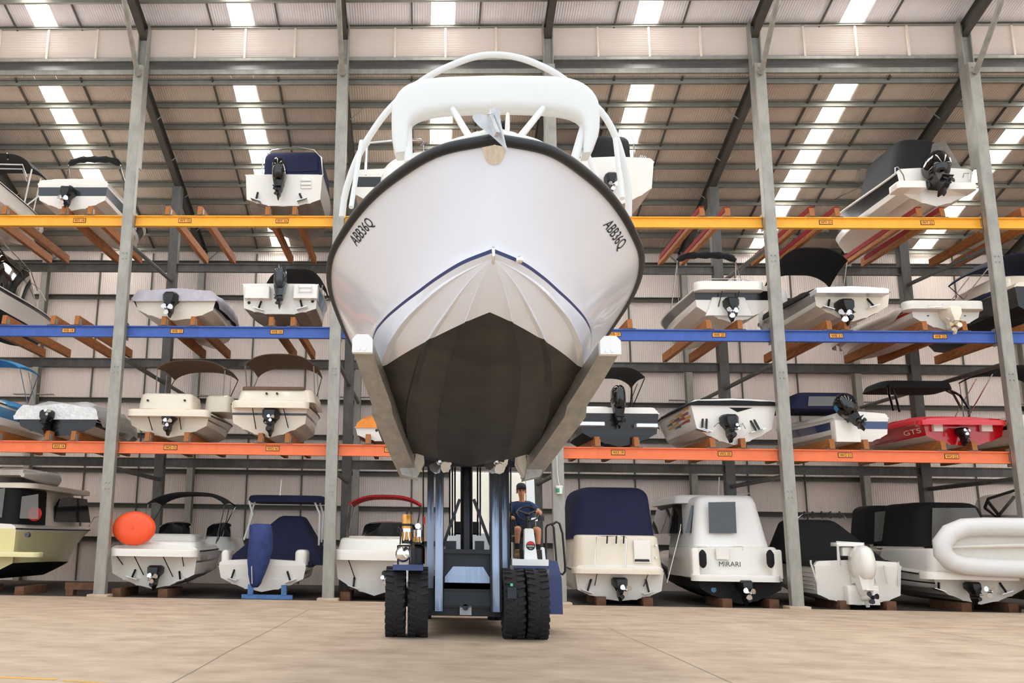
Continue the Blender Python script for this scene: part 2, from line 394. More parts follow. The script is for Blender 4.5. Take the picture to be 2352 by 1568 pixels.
# ------------------------------------------------------------------ the boat rack
ORD = {-1: 'beyond the left edge', 0: 'first', 1: 'second', 2: 'third', 3: 'fourth', 4: 'fifth'}
CPOS = {0: 'leftmost front rack column, tall grey steel, at left of orange float', 1: 'second front rack column from the left, tall grey steel, standing left of the lifted boat', 2: 'middle front rack column, tall grey steel, mostly hidden behind the lifted boat', 3: 'second front rack column from the right, standing beside the white boat with fender pair', 4: 'rightmost front rack column, tall grey steel, in front of the red boat'}
for k in range(5):
    x = 6.*k
    root = thing('rack_column', (x, 0, -.03), CPOS[k], 'column', 'front columns of the boat rack')
    b = MB((x, 0, -.03)); zt = 15.1
    for s in (-1, 1): b.span((x+s*.14-.012, -.3, -.03), (x+s*.14+.012, -.08, zt), 'galv')
    b.span((x-.14, -.2, -.03), (x+.14, -.18, zt), 'galv')
    b.span((x-.15, -.31, zt-.3), (x+.15, -.285, zt), 'galv')
    b.span((x-.13, -.305, -.03), (x+.13, -.29, zt), 'galv')
    b.build('post', root)
    b = MB((x, 0, -.03))
    for s in (-1, 1): b.span((x+s*.13-.015, -.12, 12.), (x+s*.13+.015, .18, 16.55), 'galv')
    b.span((x-.13, .0, 12), (x+.13, .02, 16.55), 'galv'); b.build('upper_post', root)
    b = MB((x, 0, -.03)); b.rbox((x, -.2, -.03), (.55, .5, .09), 'concrete', r=.03, top=.02); b.build('footing', root)
    b = MB((x, 0, -.03))
    for z in (14.95, 9.35, 6.1, 2.95):
        for sx in (-.05, .05):
            for dz in (0, .16): b.lathe([(.02, -.33), (.02, -.3)], (x+sx, 0, z-dz), 'galv', 'y', 8)
    b.build('bolt', root)
    if k in (0, 1, 3, 4):
        b = MB((x, 0, -.03))
        b.tube([(x, -.35, 14.75), (x-.0, -3.2, up(-3.2)-.3)], .075, 'galv', 10); b.build('stay', root)
for k in range(5):
    x = 6.*k
    nm = {0: 'leftmost rear rack column, grey steel, behind the canvas-covered boats', 1: 'rear rack column behind the second front column from the left', 2: 'rear rack column behind the driver of the boat lifter', 3: 'rear rack column second from the right, behind bundled canopy boat', 4: 'rear rack column at far right, behind the black T-shaped tower of the red boat'}[k]
    b = MB(); y = RB
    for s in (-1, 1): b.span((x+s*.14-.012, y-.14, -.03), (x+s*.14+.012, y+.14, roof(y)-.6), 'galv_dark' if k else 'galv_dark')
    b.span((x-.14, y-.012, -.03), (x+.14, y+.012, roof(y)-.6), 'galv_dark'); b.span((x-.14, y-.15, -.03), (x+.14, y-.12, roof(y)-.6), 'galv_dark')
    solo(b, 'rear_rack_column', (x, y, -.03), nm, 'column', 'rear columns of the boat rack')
LV = {'o': (ZO, 'beam_orange', 'orange', 'WO'), 'b': (ZB, 'beam_blue', 'blue', 'WB'), 'y': (ZY, 'beam_yellow', 'yellow', 'WY')}
PL = {'o': [('14', 134, 1023), ('15', 390, 1029), ('16', 625, 1034), ('17', 898, 1038), ('19', 1421, 1044), ('20', 1667, 1046), ('21', 1944, 1049), ('22', 2189, 1050)],
      'b': [('14', 155, 762), ('15', 405, 763), ('16', 635, 763), ('19', 1412, 769), ('20', 1653, 771), ('21', 1923, 772), ('22', 2162, 774)],
      'y': [('14', 180, 514), ('15', 423, 511), ('16', 647, 508), ('21', 1899, 511), ('22', 2133, 512)]}
BH = .155
WHERE = {-1: 'left of the leftmost column', 0: 'between the two left columns', 1: 'between the second column and the lifted boat', 2: 'just right of the lifted boat', 3: 'between the two right columns', 4: 'right of the rightmost column'}
def ibeam(b, x0, x1, y, z, h, w, m):
    b.span((x0, y-.012, z-h), (x1, y+.012, z+h), m)
    for s in (-1, 1): b.span((x0, y-w/2, z+s*h-.014*(1+s)), (x1, y+w/2, z+s*h+.014*(1-s)), m)
for lv, (z, bm_, cn, code) in LV.items():
    for k in range(-1, 5):
        x0, x1 = 6.*k+.16, 6.*k+5.84
        if k == 1 and lv == 'y': lab = 'yellow front rack beam stub hidden behind the lifted boat'
        plates = [(t, at(px, py, -.08)) for t, px, py in PL[lv]]
        plates = [q for q in plates if x0 < q[1].x < x1]
        pt = ' and '.join(code+' '+q[0] for q in plates)
        lab = '%s front rack beam %s' % (cn, WHERE[k])+(' with plate '+pt if pt else '')
        root = thing('rack_beam', (x0, 0, z-BH), lab, 'beam', cn+' front beams of the boat rack')
        b = MB((x0, 0, z-BH)); ibeam(b, x0, x1, -.0, z, BH, .16, bm_); b.build('girder', root)
        b = MB((x0, 0, z-BH))
        for s, xx in ((1, x0-.02), (-1, x1+.02)): b.span((xx-.012, -.1, z-.24), (xx+.012, .1, z+.24), 'galv')
        b.build('end_plate', root)
        for t, p in plates:
            b = MB((x0, 0, z-BH)); zz = z+.02; w, h = .37, .135
            b.span((p.x-w/2, -.022, zz-h/2), (p.x+w/2, -.012, zz+h/2), 'ink'); b.span((p.x-w/2+.015, -.026, zz-h/2+.015), (p.x+w/2-.015, -.021, zz+h/2-.015), 'plate_orange')
            b.text(code+' '+t, (p.x, -.027, zz), (1, 0, 0), (0, 0, 1), .078, 'ink', lift=.003, fit=.28)
            pl = b.build('slot_plate', root); pl['label'] = 'orange plate reading %s %s' % (code, t)
    for k in range(-1, 5):
        x0, x1 = 6.*k+.16, 6.*k+5.84
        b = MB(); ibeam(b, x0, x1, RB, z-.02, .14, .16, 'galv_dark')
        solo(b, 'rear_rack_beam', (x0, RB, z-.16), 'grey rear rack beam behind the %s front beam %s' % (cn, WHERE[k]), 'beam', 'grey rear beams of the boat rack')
# diagonal stays from front columns towards the wall
for k in (0, 1, 2, 3, 4):
    x = 6.*k
    for nm, A, B in (('upper', (x+.02, .1, 9.75), (x+.02, RB-.2, 9.25)), ('middle', (x+.02, .1, 6.65), (x+.02, YW-.5, 5.75)), ('lower', (x+.02, .1, 3.3), (x+.02, RB-.2, 3.25))):
        Bz = {'upper': at(392+0, 648, RB).z, 'middle': at(449, 920, YW-.5).z, 'lower': at(367, 1101, RB).z}[nm]
        Az = {'upper': at(307, 560, 0).z, 'middle': at(288, 820, 0).z, 'lower': at(269, 1074, 0).z}[nm]
        b = MB(); b.tube([(A[0], A[1], Az), (B[0], B[1], Bz)], .065, 'galv_dark', 8)
        solo(b, 'brace_tube', (A[0], A[1], Az), '%s slanting brace tube running back from the %s front column from the left' % (nm, ORD[k]), 'brace', 'slanting brace tubes')
# timber bunks
BK = {'y': [('14', 145, 'cream'), ('14', 205, ''), ('15', 384, ''), ('15', 458, ''), ('16', 614, ''), ('16', 676, ''), ('19', 1613, 'r'), ('19', 1672, 'r'), ('21', 1866, 'r'), ('21', 1924, 'r'), ('22', 2112, 'r'), ('22', 2166, 'r')],
      'b': [('14', 120, ''), ('14', 175, ''), ('15', 375, ''), ('15', 442, ''), ('16', 622, ''), ('16', 672, ''), ('19', 1382, ''), ('19', 1447, ''), ('20', 1628, ''), ('20', 1700, ''), ('21', 1905, ''), ('21', 1945, ''), ('22', 2125, ''), ('22', 2216, '')],
      'o': [('14', 108, ''), ('14', 168, ''), ('15', 338, ''), ('15', 428, ''), ('16', 598, ''), ('16', 660, ''), ('17', 845, ''), ('19', 1372, ''), ('19', 1462, ''), ('20', 1636, ''), ('20', 1706, ''), ('21', 1910, ''), ('21', 1988, ''), ('22', 2165, ''), ('22', 2236, '')]}
EXTRA = {'y': [(-38, 'far left'), (8, 'left edge'), (2352, 'right edge'), (2420, 'far right')], 'b': [(-60, 'far left'), (8, 'left edge'), (2372, 'right edge')], 'o': [(-70, 'far left'), (-8, 'left edge'), (2390, 'right edge')]}
def bunk(lv, px, lab, carpet):
    z, _, cn, code = LV[lv]; zt = z+BH
    p = at(px, 1000 if lv == 'o' else 750 if lv == 'b' else 495, -.1)
    root = thing('timber_bunk', (p.x, -.12, zt), lab, 'timber', 'timber bunks across the rack beams')
    b = MB((p.x, -.12, zt)); hh = .26
    yb = RB+.18
    b.loft([[(p.x-.065, y, zt+.02), (p.x+.065, y, zt+.02), (p.x+.065, y+ins, zt+.02+hh), (p.x-.065, y+ins, zt+.02+hh)] for y, ins in ((-.12, .05), (yb, 0))], 'timber')
    b.build('plank', root)
    if carpet:
        b = MB((p.x, -.12, zt)); b.span((p.x-.072, -.09, zt+.02+hh), (p.x+.072, yb-.3, zt+.045+hh), 'carpet_red'); b.span((p.x-.078, -.05, zt+.16), (p.x-.066, yb-.3, zt+.04+hh), 'carpet_red'); b.build('carpet_pad', root)['label'] = 'dark red carpet pad'
    b = MB((p.x, -.12, zt)); b.span((p.x-.16, -.1, zt), (p.x+.16, .1, zt+.018), 'galv_dark'); b.span((p.x+.07, -.06, zt+.018), (p.x+.085, .08, zt+.2), 'galv'); b.build('shoe', root)
for lv in BK:
    cn, code = LV[lv][2], LV[lv][3]; seen = {}
    for t, px, c in BK[lv]:
        sd = 'right-hand' if t in seen else 'left-hand'; seen[t] = 1
        what = 'red-carpeted timber bunk' if c == 'r' else 'brown timber bunk'
        vis = any(q[0] == t for q in PL[lv])
        bunk(lv, px, '%s %s on the %s beam above plate %s %s' % (sd, what, cn, code, t) if vis else '%s %s on the %s beam just right of the lifted boat' % (sd, what, cn), c == 'r')
    for px, sd in {'y': [(872, 'left'), (932, 'right'), (1372, 'left'), (1440, 'right')], 'o': [(915, 'right')]}.get(lv, []):
        bunk(lv, px, '%s timber bunk on the yellow beam under the boat behind the lifted boat\'s %s side' % (sd, 'left' if px < 1000 else 'right') if lv == 'y' else 'right-hand brown timber bunk under the small orange-covered dinghy', False)
    for px, w in EXTRA[lv]: bunk(lv, px, 'brown timber bunk on the %s beam at the %s of the photo' % (cn, w), False)
# ------------------------------------------------------------------ the lifted boat
HB = (9.24, -10.4, 2.7)
hero = thing('motor_boat', HB, 'large white motor boat with black rub rail lifted high on the forks', 'boat')
hero.rotation_euler = (0, 0, -.02)
OFF = (0, -10.4, 2.7)
def hp(px, py, Y):
    p = at(px, py, Y); return Vector((p.x-(9.24+.02*(Y+10.4)), Y, p.z))
def curve(pts, t):
    n = len(pts)-1; x = min(max(t, 0), 1)*n; i = min(int(x), n-1); f = x-i
    P = [Vector(pts[max(0, min(n, i+k))]) for k in (-1, 0, 1, 2)]
    if i == 0: P[0] = 2*P[1]-P[2]
    if i == n-1: P[3] = 2*P[2]-P[1]
    return .5*((2*P[1])+(P[2]-P[0])*f+(2*P[0]-5*P[1]+4*P[2]-P[3])*f*f+(3*P[1]-P[0]-3*P[2]+P[3])*f**3)
SHEER = [(1.66, -10.4, 4.22), (1.75, -12.0, 4.27), (1.77, -13.6, 4.32), (1.74, -15, 4.36), (1.62, -16, 4.42), (1.43, -16.55, 4.53), (1.17, -17.05, 4.66), (.86, -17.5, 4.75), (.47, -17.95, 4.80), (0, -18.15, 4.82)]
KNUCK = [(1.45, -10.4, 3.4), (1.46, -12, 3.55), (1.38, -13.6, 3.7), (1.24, -15, 3.81), (1.08, -15.8, 3.815), (.865, -16.4, 3.84), (.66, -16.85, 3.87), (.48, -17.2, 3.905), (.26, -17.52, 3.95), (0, -17.75, 3.99)]
CHINE = [(1.38, -10.4, 3.08), (1.38, -12, 3.2), (1.3, -13.6, 3.35), (1.12, -15, 3.49), (.98, -15.8, 3.58), (.8, -16.4, 3.68), (.6, -16.85, 3.76), (.42, -17.2, 3.82), (.22, -17.48, 3.87), (0, -17.68, 3.92)]
KEEL = [(0, -10.4, 2.70), (0, -12, 2.83), (0, -13.6, 2.97), (0, -15, 3.12), (0, -15.8, 3.24), (0, -16.4, 3.38), (0, -16.85, 3.52), (0, -17.2, 3.66), (0, -17.48, 3.8), (0, -17.68, 3.92)]
def bottom(t, s):
    p = curve(KEEL, t).lerp(curve(CHINE, t), s); p.z -= .05*math.sin(pi*s)*min(1, 4*(1-t)); return p
def topside(t, s):
    a, c = curve(KNUCK, t), curve(SHEER, t); p = a.lerp(c, s)
    p.x -= .22*max(0, c.x-a.x)*math.sin(pi*s)*(.3+.7*t); return p
def hero_lines(t):
    L = [(bottom(t, 0), 0)]
    fade = min(1, 3*(1-t))
    for s in (.34, .66):
        a = bottom(t, s-.03); c = bottom(t, s+.035); e = bottom(t, s+.04)
        c = Vector((c.x, c.y, c.z+(a.z-c.z-.012)*fade)); L += [(bottom(t, s-.17), 0), (a, 0), (c, 0), (e, 0)]
    a = bottom(t, .96); L += [(bottom(t, .84), 0), (a, 0)]
    c = curve(CHINE, t); L.append((Vector((c.x+.03*fade, c.y, c.z-.025*fade)), 0)); L.append((Vector((c.x+.025*fade, c.y, c.z+.02*fade)), 0))
    k = curve(KNUCK, t)
    L.append((Vector((k.x-.002, k.y, k.z-.036))if t < .999 else Vector((0, k.y+.02, k.z-.036)), 1)); L.append((k, 1))
    for s in [i/10 for i in range(1, 11)]: L.append((topside(t, s), 2))
    return L
NT = 56
TS = [1-(1-i/NT)**1.4 for i in range(NT+1)]
b = MB(OFF)
rows = [hero_lines(t) for t in TS]; nl = len(rows[0])
for sg in (1, -1):
    for j in range(nl-1):
        kd = rows[0][j+1][1]
        m = 'hero_hull' if rows[0][j+1][1] == 0 else ('stripe_navy' if j == nl-12 else 'gel_bright')
        vs = []; fs = []
        for i in range(NT+1):
            for q in (rows[i][j][0], rows[i][j+1][0]): vs.append((q.x*sg, q.y, q.z))
        for i in range(NT): fs.append((2*i, 2*i+1, 2*i+3, 2*i+2))
        b.add(vs, fs, m)
pr = [q[0] for q in rows[0]]
for j in range(nl-1): b.add([(pr[j].x, pr[j].y, pr[j].z), (pr[j+1].x, pr[j+1].y, pr[j+1].z), (-pr[j+1].x, pr[j+1].y, pr[j+1].z), (-pr[j].x, pr[j].y, pr[j].z)], [(0, 1, 2, 3)], 'gel_bright')
b.build('hull', hero, sharp=28)
b = MB(OFF); path = []; rr = []
for t in [1-(1-i/60)**1.5 for i in range(61)]:
    p = curve(SHEER, t); path.append(p+Vector((.012, 0, .0))); rr.append(.026+.024*min(1, max(0, (t-.3)/.5)))
full = [Vector((-p.x, p.y, p.z)) for p in path[:-1]]+[Vector((0, path[-1].y-.02, path[-1].z))]+[p for p in reversed(path[:-1])]
b.tube(full, rr[:-1]+[rr[-1]]+rr[:-1][::-1], 'rubber', 12); b.build('rub_rail', hero)
b = MB(OFF); vs = []; fs = []
for t in TS:
    p = curve(SHEER, t)
    for k in (-1, -.93, -.86, -.4, 0, .4, .86, .93, 1): vs.append((p.x*k, p.y, p.z+(.0 if abs(k) == 1 else .07 if abs(k) > .9 else .08+.08*(1-abs(k)))))
for i in range(NT):
    for k in range(8): fs.append((i*9+k, i*9+k+1, (i+1)*9+k+1, (i+1)*9+k))
b.add(vs, fs, 'gel_white'); b.build('deck', hero)
# stainless stem plate
b = MB(OFF); vs = []; fs = []; NU, NV = 10, 8
def atx(s, x):
    lo, hi = .6, 1.
    for _ in range(30):
        mid = (lo+hi)/2
        if topside(mid, s).x > x: lo = mid
        else: hi = mid
    return topside((lo+hi)/2, s)
for v in range(NV+1):
    s = .965-.20*v/NV; wd = .108*(1-.42*v/NV)*math.sqrt(max(.0004, 1-(v/NV)**5))
    for u in range(-NU//2, NU//2+1):
        x = wd*u/(NU/2); p = atx(s, abs(x)); vs.append((x, p.y-.014, p.z))
w_ = NU+1
for v in range(NV):
    for u in range(NU): fs.append((v*w_+u, v*w_+u+1, (v+1)*w_+u+1, (v+1)*w_+u))
b.add(vs, fs, 'chrome'); b.build('stem_plate', hero)
b = MB(OFF); q = Vector((0, -17.76, 3.93))
b.tube([q+Vector((0, -.05*math.sin(a), .075*math.cos(a))) for a in [pi*i/8 for i in range(9)]], .014, 'chrome', 8); b.build('bow_eye', hero)
b = MB(OFF); q = hp(1192, 601, -17.55); b.lathe([(.035, -17.6), (.03, -17.63), (.012, -17.64)], (q.x, 0, q.z), 'chrome', 'y', 12); b.build('drain_fitting', hero)
# registration numbers follow the flare of the bow
REG = None
def reg_at(px, py, sg):
    best = None
    for i in range(70):
        t = .45+.5*i/70
        for j in range(36):
            s = .3+.68*j/36; p = topside(t, s); wp = hero_world(Vector((p.x*sg, p.y, p.z))); e = (wp[0]-px)**2+(wp[1]-py)**2
            if best is None or e < best[0]: best = (e, t, s)
    return best[1], best[2]
def hero_world(p):
    a = -.02; d = p-Vector(OFF); w = Vector((d.x*math.cos(a)-d.y*math.sin(a), d.x*math.sin(a)+d.y*math.cos(a), d.z))+Vector(HB)
    d = w-CAM; z = d.dot(_f); return (CX+F*d.dot(_r)/z, CY-F*d.dot(_u)/z)
for sg, cs in ((-1, [(824, 571), (867, 518), (846, 496), (800, 546)]), (1, [(1382, 521), (1416, 578), (1441, 553), (1404, 500)])):
    ts = [reg_at(x, y, sg) for x, y in cs]
    def warp(u, v):
        u += .5; v += .5
        q = [((1-u)*(1-v)*ts[0][i]+u*(1-v)*ts[1][i]+u*v*ts[2][i]+(1-u)*v*ts[3][i]) for i in (0, 1)]
        p = topside(*q); pa = topside(q[0]+.004, q[1]); pb = topside(q[0], q[1]+.01)
        n = (pa-p).cross(pb-p).normalized()
        if n.x < 0: n = -n
        p = p+n*.006; return Vector((p.x*sg, p.y, p.z))
    b = MB(OFF); b.text('ABB36Q', (0, 0, 0), (1, 0, 0), (0, 1, 0), 1, 'ink', warp=warp); b.build('registration_number', hero, recalc=False)
# deck house, frames, folded white canopy
b = MB(OFF)
c0, c1 = hp(866, 372, -14.6), hp(1386, 372, -14.6)
zt = hp(1000, 336, -14.9).z
b.rbox((0, -13.9, 4.3), (c1.x-c0.x, 2.4, zt-4.3), 'gel_white', r=.5, top=.25, taper=(.86, .9), cs=6, top_n=4); b.build('cabin_trunk', hero)
b = MB(OFF); a0, a1 = hp(1052, 312, -17.0), hp(1214, 312, -17.0)
b.rbox(((a0.x+a1.x)/2, -16.9, 4.7), (a1.x-a0.x, .5, hp(1130, 297, -17.1).z-4.7), 'gel_white', r=.12, top=.08, taper=(.8, .9), cs=5)
b.build('anchor_locker', hero)
OUT = [(902, 348), (899, 300), (899, 250), (905, 222), (925, 194), (960, 178), (1010, 171), (1080, 169), (1140, 168), (1200, 169), (1270, 171), (1318, 178), (1352, 196), (1372, 222), (1378, 250), (1377, 300), (1362, 350)]
INN = [(940, 345), (938, 305), (940, 284), (946, 272), (958, 263), (978, 256), (1015, 250), (1080, 246), (1140, 245), (1200, 246), (1265, 250), (1302, 256), (1322, 263), (1334, 272), (1340, 284), (1342, 305), (1334, 352)]
b = MB(OFF); rings = []
OUT, INN = [[tuple(curve([(x, y, 0) for x, y in q], k/40))[:2] for k in range(41)] for q in (OUT, INN)]
b0 = len(OUT)-1
for n_, (o, i) in enumerate(zip(OUT, INN)):
    e_ = {0: .16, b0: .16, 1: .04, b0-1: .04}.get(n_, 0)
    Yf = -15.4; A, B = hp(*o, Yf), hp(*i, Yf); A, B = A.lerp(B, e_), B.lerp(A, e_); d = B-A; th = .26; ring = []
    for (f, y) in ((.0, .06), (.06, .015), (.2, 0), (.8, 0), (.94, .015), (1., .06), (1., th-.04), (.9, th), (.1, th), (0, th-.04)): q = A+d*f; ring.append((q.x, Yf+y, q.z))
    rings.append(ring)
b.loft(rings, 'pvc_white'); b.build('folded_canopy', hero, sharp=50)['label'] = 'folded white canopy in its boot'
b = MB(OFF)
HOOP = [(785, 496), (790, 455), (800, 415), (820, 362), (850, 308), (893, 250), (945, 202), (1000, 166), (1060, 140), (1100, 129), (1135, 126), (1175, 130), (1220, 143), (1275, 170), (1330, 212), (1382, 262), (1412, 315), (1432, 380), (1442, 440), (1442, 500)]
HP = [hp(x, y, -14.3) for x, y in HOOP]; b.tube([curve(HP, k/70) for k in range(71)], .043, 'pvc_white', 10); b.build('arch_tube', hero)
for nm, A, B, ra in (('strut', (830, 322, -14.6), (806, 474, -15), .03), ('strut', (1412, 322, -14.6), (1428, 458, -15), .03), ('strut', (1345, 345, -14.6), (1372, 420, -14.9), .03),
                 ('post', (936, 262, -15.2), (938, 372, -15.4), .052), ('post', (1350, 262, -15.2), (1318, 372, -15.4), .052),
                 ('strut', (1036, 244, -15.2), (1080, 318, -16.8), .036), ('strut', (1252, 244, -15.2), (1192, 318, -16.8), .036)):
    b = MB(OFF); b.tube([hp(*A), hp(*B)], ra, 'pvc_white', 10); b.build(nm, hero)
# anchor on its roller
b = MB(OFF); YA = -18.35
def sheet(b, pts, th, m):
    P = [hp(*q) for q in pts]; nrm = Vector((0, 0, 0))
    for i in range(1, len(P)-1): nrm += (P[i]-P[0]).cross(P[i+1]-P[0])
    nrm = nrm.normalized()*th; b.loft([[p for p in P], [p+nrm for p in P]], m)
sheet(b, [(1165, 345, -18.5), (1128, 311, -18.42), (1101, 290, -18.34), (1088, 276, -18.3), (1085, 268, -18.28), (1089, 261, -18.28), (1099, 259, -18.3), (1121, 265, -18.38), (1137, 257, -18.44)], .012, 'anchor_galv')
sheet(b, [(1165, 345, -18.5), (1137, 257, -18.44), (1127, 261, -18.3), (1128, 250, -18.24), (1137, 246, -18.2), (1148, 253, -18.2), (1150, 278, -18.24), (1150, 305, -18.3)], .012, 'anchor_galv')
A, B = hp(1126, 268, -18.42), hp(1142, 309, -18.52); b.bar(A, B, .035, .05, 'anchor_galv'); b.bar(hp(1124, 268, -18.4), hp(1138, 262, -18.0), .03, .05, 'anchor_galv')
b.build('anchor', hero)['label'] = 'grey galvanised plough anchor'
b = MB(OFF)
for px in (1126, 1162):
    P = [hp(px+dx, y, -18.1) for dx, y in ((-3, 315), (-2, 285), (0, 262), (3, 257), (5, 266), (5, 290), (3, 315))]; b.loft([P, [p+Vector((.016, .02, 0)) for p in P]], 'gel_white')
b.build('roller_cheek', hero)
b = MB(OFF); p = hp(1154, 287, -18.05); b.lathe([(.05, -.028), (.036, 0), (.05, .028)], p, 'rubber', 'x', 12); b.build('bow_roller', hero)
b = MB(OFF); b.tube([hp(840, 400, -14), hp(843, 335, -14), hp(850, 326, -14), hp(900, 322, -14), hp(968, 321, -13.6), hp(975, 328, -13.4), hp(968, 333, -13.3)], .014, 'steel', 6); b.build('grab_rail', hero)
# stern drives
def propeller(b, c, r, m, blades=3, a0=.4, ax=1):
    c = Vector(c); b.lathe([(r*.12, -.1*ax), (r*.26, -.06*ax), (r*.28, .04*ax), (r*.2, .1*ax)], c, m, 'y', 12)
    for k in range(blades):
        a = a0+2*pi*k/blades; u = Vector((math.cos(a), 0, math.sin(a))); w = Vector((-math.sin(a), 0, math.cos(a)))
        prof = [(.2, -.13, .1), (.45, -.4, .2), (.75, -.5, .26), (.98, -.22, .2), (1.0, .1, .05), (.8, .36, -.1), (.5, .33, -.12), (.2, .13, -.08)]
        P = [c+u*r*p+w*r*q+Vector((0, 1, 0))*r*d*.6 for p, q, d in prof]
        b.loft([P, [p+Vector((0, .01, 0)) for p in P]], m)
for px in (1010, 1140):
    q = hp(px, 1060, -10.44)
    b = MB(OFF); x, z = q.x, q.z
    b.rbox((x, -10.15, z+.15), (.26, .45, .5), 'plastic_black', r=.1, top=.06); b.loft([[(x-.04, -10.25, z-.05), (x+.04, -10.25, z-.05), (x+.03, -9.95, z-.05), (x-.03, -9.95, z-.05)], [(x-.06, -10.3, z+.2), (x+.06, -10.3, z+.2), (x+.05, -9.9, z+.2), (x-.05, -9.9, z+.2)]], 'plastic_black')
    b.lathe([(.02, -10.42), (.07, -10.3), (.085, -10.1), (.075, -9.98)], (x, 0, z), 'plastic_black', 'y', 12)
    d = b.build('stern_drive', hero)
    b = MB(OFF); propeller(b, (x, -10.44, z), .2, 'steel', 4, .5 if px > 1100 else .9); propeller(b, (x, -10.3, z), .19, 'steel', 3, .1); b.build('propeller', d)

# ------------------------------------------------------------------ the boat lifter (marina forklift)
LB = Vector((9.22, -9.4, 0))
lift = thing('boat_forklift', LB, 'blue and white marina forklift with tall double mast, carrying the large white boat', 'forklift')
def pb(b, x0, y0, x1, y1, Yf, dp, m):
    A, B = at(x0, y1, Yf), at(x1, y0, Yf); b.span((A.x, Yf, A.z), (B.x, Yf+dp, B.z), m)
def L(): return MB(LB)
for x, s in ((8.235, -1), (10.275, 1)):
    b = L(); pts = []
    heel = Vector((x, -9.35, 2.86)); tip = Vector((7.86 if s < 0 else 10.40, -16.05, 3.50))
    def sec(t, w0, w1, z0, z1):
        c = heel.lerp(tip, t); return [(c.x-w0/2, c.y, c.z+z0), (c.x+w0/2, c.y, c.z+z0), (c.x+w1/2, c.y, c.z+z1), (c.x-w1/2, c.y, c.z+z1)]
    b.loft([sec(t, wd, wd*.96, -dz, .06) for t, wd, dz in ((0, .30, .28), (.25, .29, .27), (.5, .27, .26), (.68, .26, .25), (.70, .24, .15), (.85, .22, .12), (.985, .2, .07))], 'alu_fork')
    arm = b.build('fork_arm', lift)
    b = L(); b.loft([sec(t, .15, .13, .06, .11) for t in (.02, .97)], 'galv'); b.build('fork_pad', arm)
    b = L(); c = heel.lerp(tip, .99); poly = [(-.105, -.09), (.105, -.09), (.105, .05), (.06, .1), (-.06, .1), (-.105, .05)]
    b.prism(poly, c, (1, 0, 0), (0, 0, 1), (0, -.09, 0), 'truck_white')
    for dx in (-.02, .04): b.lathe([(.018, c.y-.098), (.018, c.y-.08)], (c.x+dx-.02, 0, c.z-.055), 'steel', 'y', 8)
    b.build('end_cap', arm)
    b = L(); h2 = heel.lerp(tip, .1)
    b.prism([(s*x, z) for x, z in ((.2, -.02), (.17, .1), (-.1, .08), (-.19, -.42), (.06, -.36))], (h2.x, h2.y-.25, h2.z), (1, 0, 0), (0, 0, 1), (0, .55, 0), 'alu_fork')
    b.build('fork_heel', arm)
    b = L(); ix = h2.x+(.2 if s < 0 else -.2)
    b.prism([(0, .25), (.05, .26), (.1, -.2), (-.02, -.42), (-.06, -.2)] if s < 0 else [(0, .25), (-.05, .26), (-.1, -.2), (.02, -.42), (.06, -.2)], (ix, h2.y-.15, h2.z+.05), (1, 0, 0), (0, 0, 1), (0, .4, 0), 'truck_cream'); b.build('fork_bracket', arm)
b = L(); pb(b, 905, 1030, 1250, 1066, -9.2, .25, 'mast_dark'); pb(b, 930, 1060, 1225, 1070, -9.22, .1, 'plastic_black'); b.build('carriage', lift)
# mast rails: greased upper length, worn blue lower length
for (xa, xb, y1, Yf, nm) in ((980, 997, 1352, -9.1, 'mast_channel'), (999, 1018, 1403, -9.3, 'mast_channel'), (1129, 1148, 1405, -9.3, 'mast_channel'), (1152, 1167, 1356, -9.1, 'mast_channel')):
    b = L(); pb(b, xa, 1058, xb, y1, Yf, .24, 'mast_rail')
    o = (2, 4)
    pb(b, xa-2, 1058, xa, y1, Yf-.02, .26, 'mast_black'); pb(b, xb, 1058, xb+2, y1, Yf-.02, .26, 'mast_black'); b.build(nm, lift)
for xa, xb in ((980, 997), (1149, 1165)):
    b = L(); pb(b, xa, 1353, xb, 1402, -9.2, .3, 'mast_dark'); b.build('mast_foot', lift)
b = L(); A = at(1072, 1268, -9.0); B = at(1072, 1050, -9.0); b.lathe([(.105, A.z), (.105, B.z-.02), (.095, B.z)], (A.x, -8.95, 0), 'mast_black', 'z', 20)
b.lathe([(.15, A.z-.03), (.15, A.z+.03)], (A.x, -8.95, 0), 'mast_dark', 'z', 20); b.build('lift_cylinder', lift)
for px in (972, 1033, 1039, 1045, 1097, 1103, 1173):
    b = L(); A, B = at(px, 1230 if px in (1033, 1039, 1045, 1097, 1103) else 1290, -8.9), at(px, 1060, -8.9); b.tube([A, B], .016, 'plastic_black', 6); b.build('lift_chain', lift)
for xa, xb in ((1056, 1018), (1088, 1127)):
    b = L(); b.bar(at(xa, 1146, -9.05), at(xb, 1252, -9.05), .05, .08, 'mast_dark', up=(0, 1, 0)); b.build('mast_brace', lift)
b = L(); pb(b, 1019, 1265, 1127, 1338, -9.15, .12, 'mast_dark'); pb(b, 1019, 1262, 1127, 1270, -9.3, .35, 'mast_black')
A = at(1073, 1320, -9.17)
o = at(1019, 1337, -9.17); u = at(1127, 1337, -9.17).x-o.x; h = at(1019, 1300, -9.17).z-o.z
b.prism([(.02, 0), (u-.02, 0), (u-.02, h*.35), (u*.84, h), (u*.2, h), (.02, h*.35)], o, (1, 0, 0), (0, 0, 1), (0, -.02, 0), 'mast_blue'); b.build('mast_crosshead', lift)
b = L(); pb(b, 1019, 1360, 1128, 1390, -9.2, .16, 'mast_dark'); b.build('lower_crossbar', lift)
b = L(); pb(b, 1056, 1389, 1083, 1412, -9.15, .2, 'anchor_galv'); q = at(1069, 1394, -9.17); b.lathe([(.05, -9.2), (.05, -9.1)], (q.x, 0, q.z), 'mast_dark', 'y', 12); b.build('tow_boss', lift)
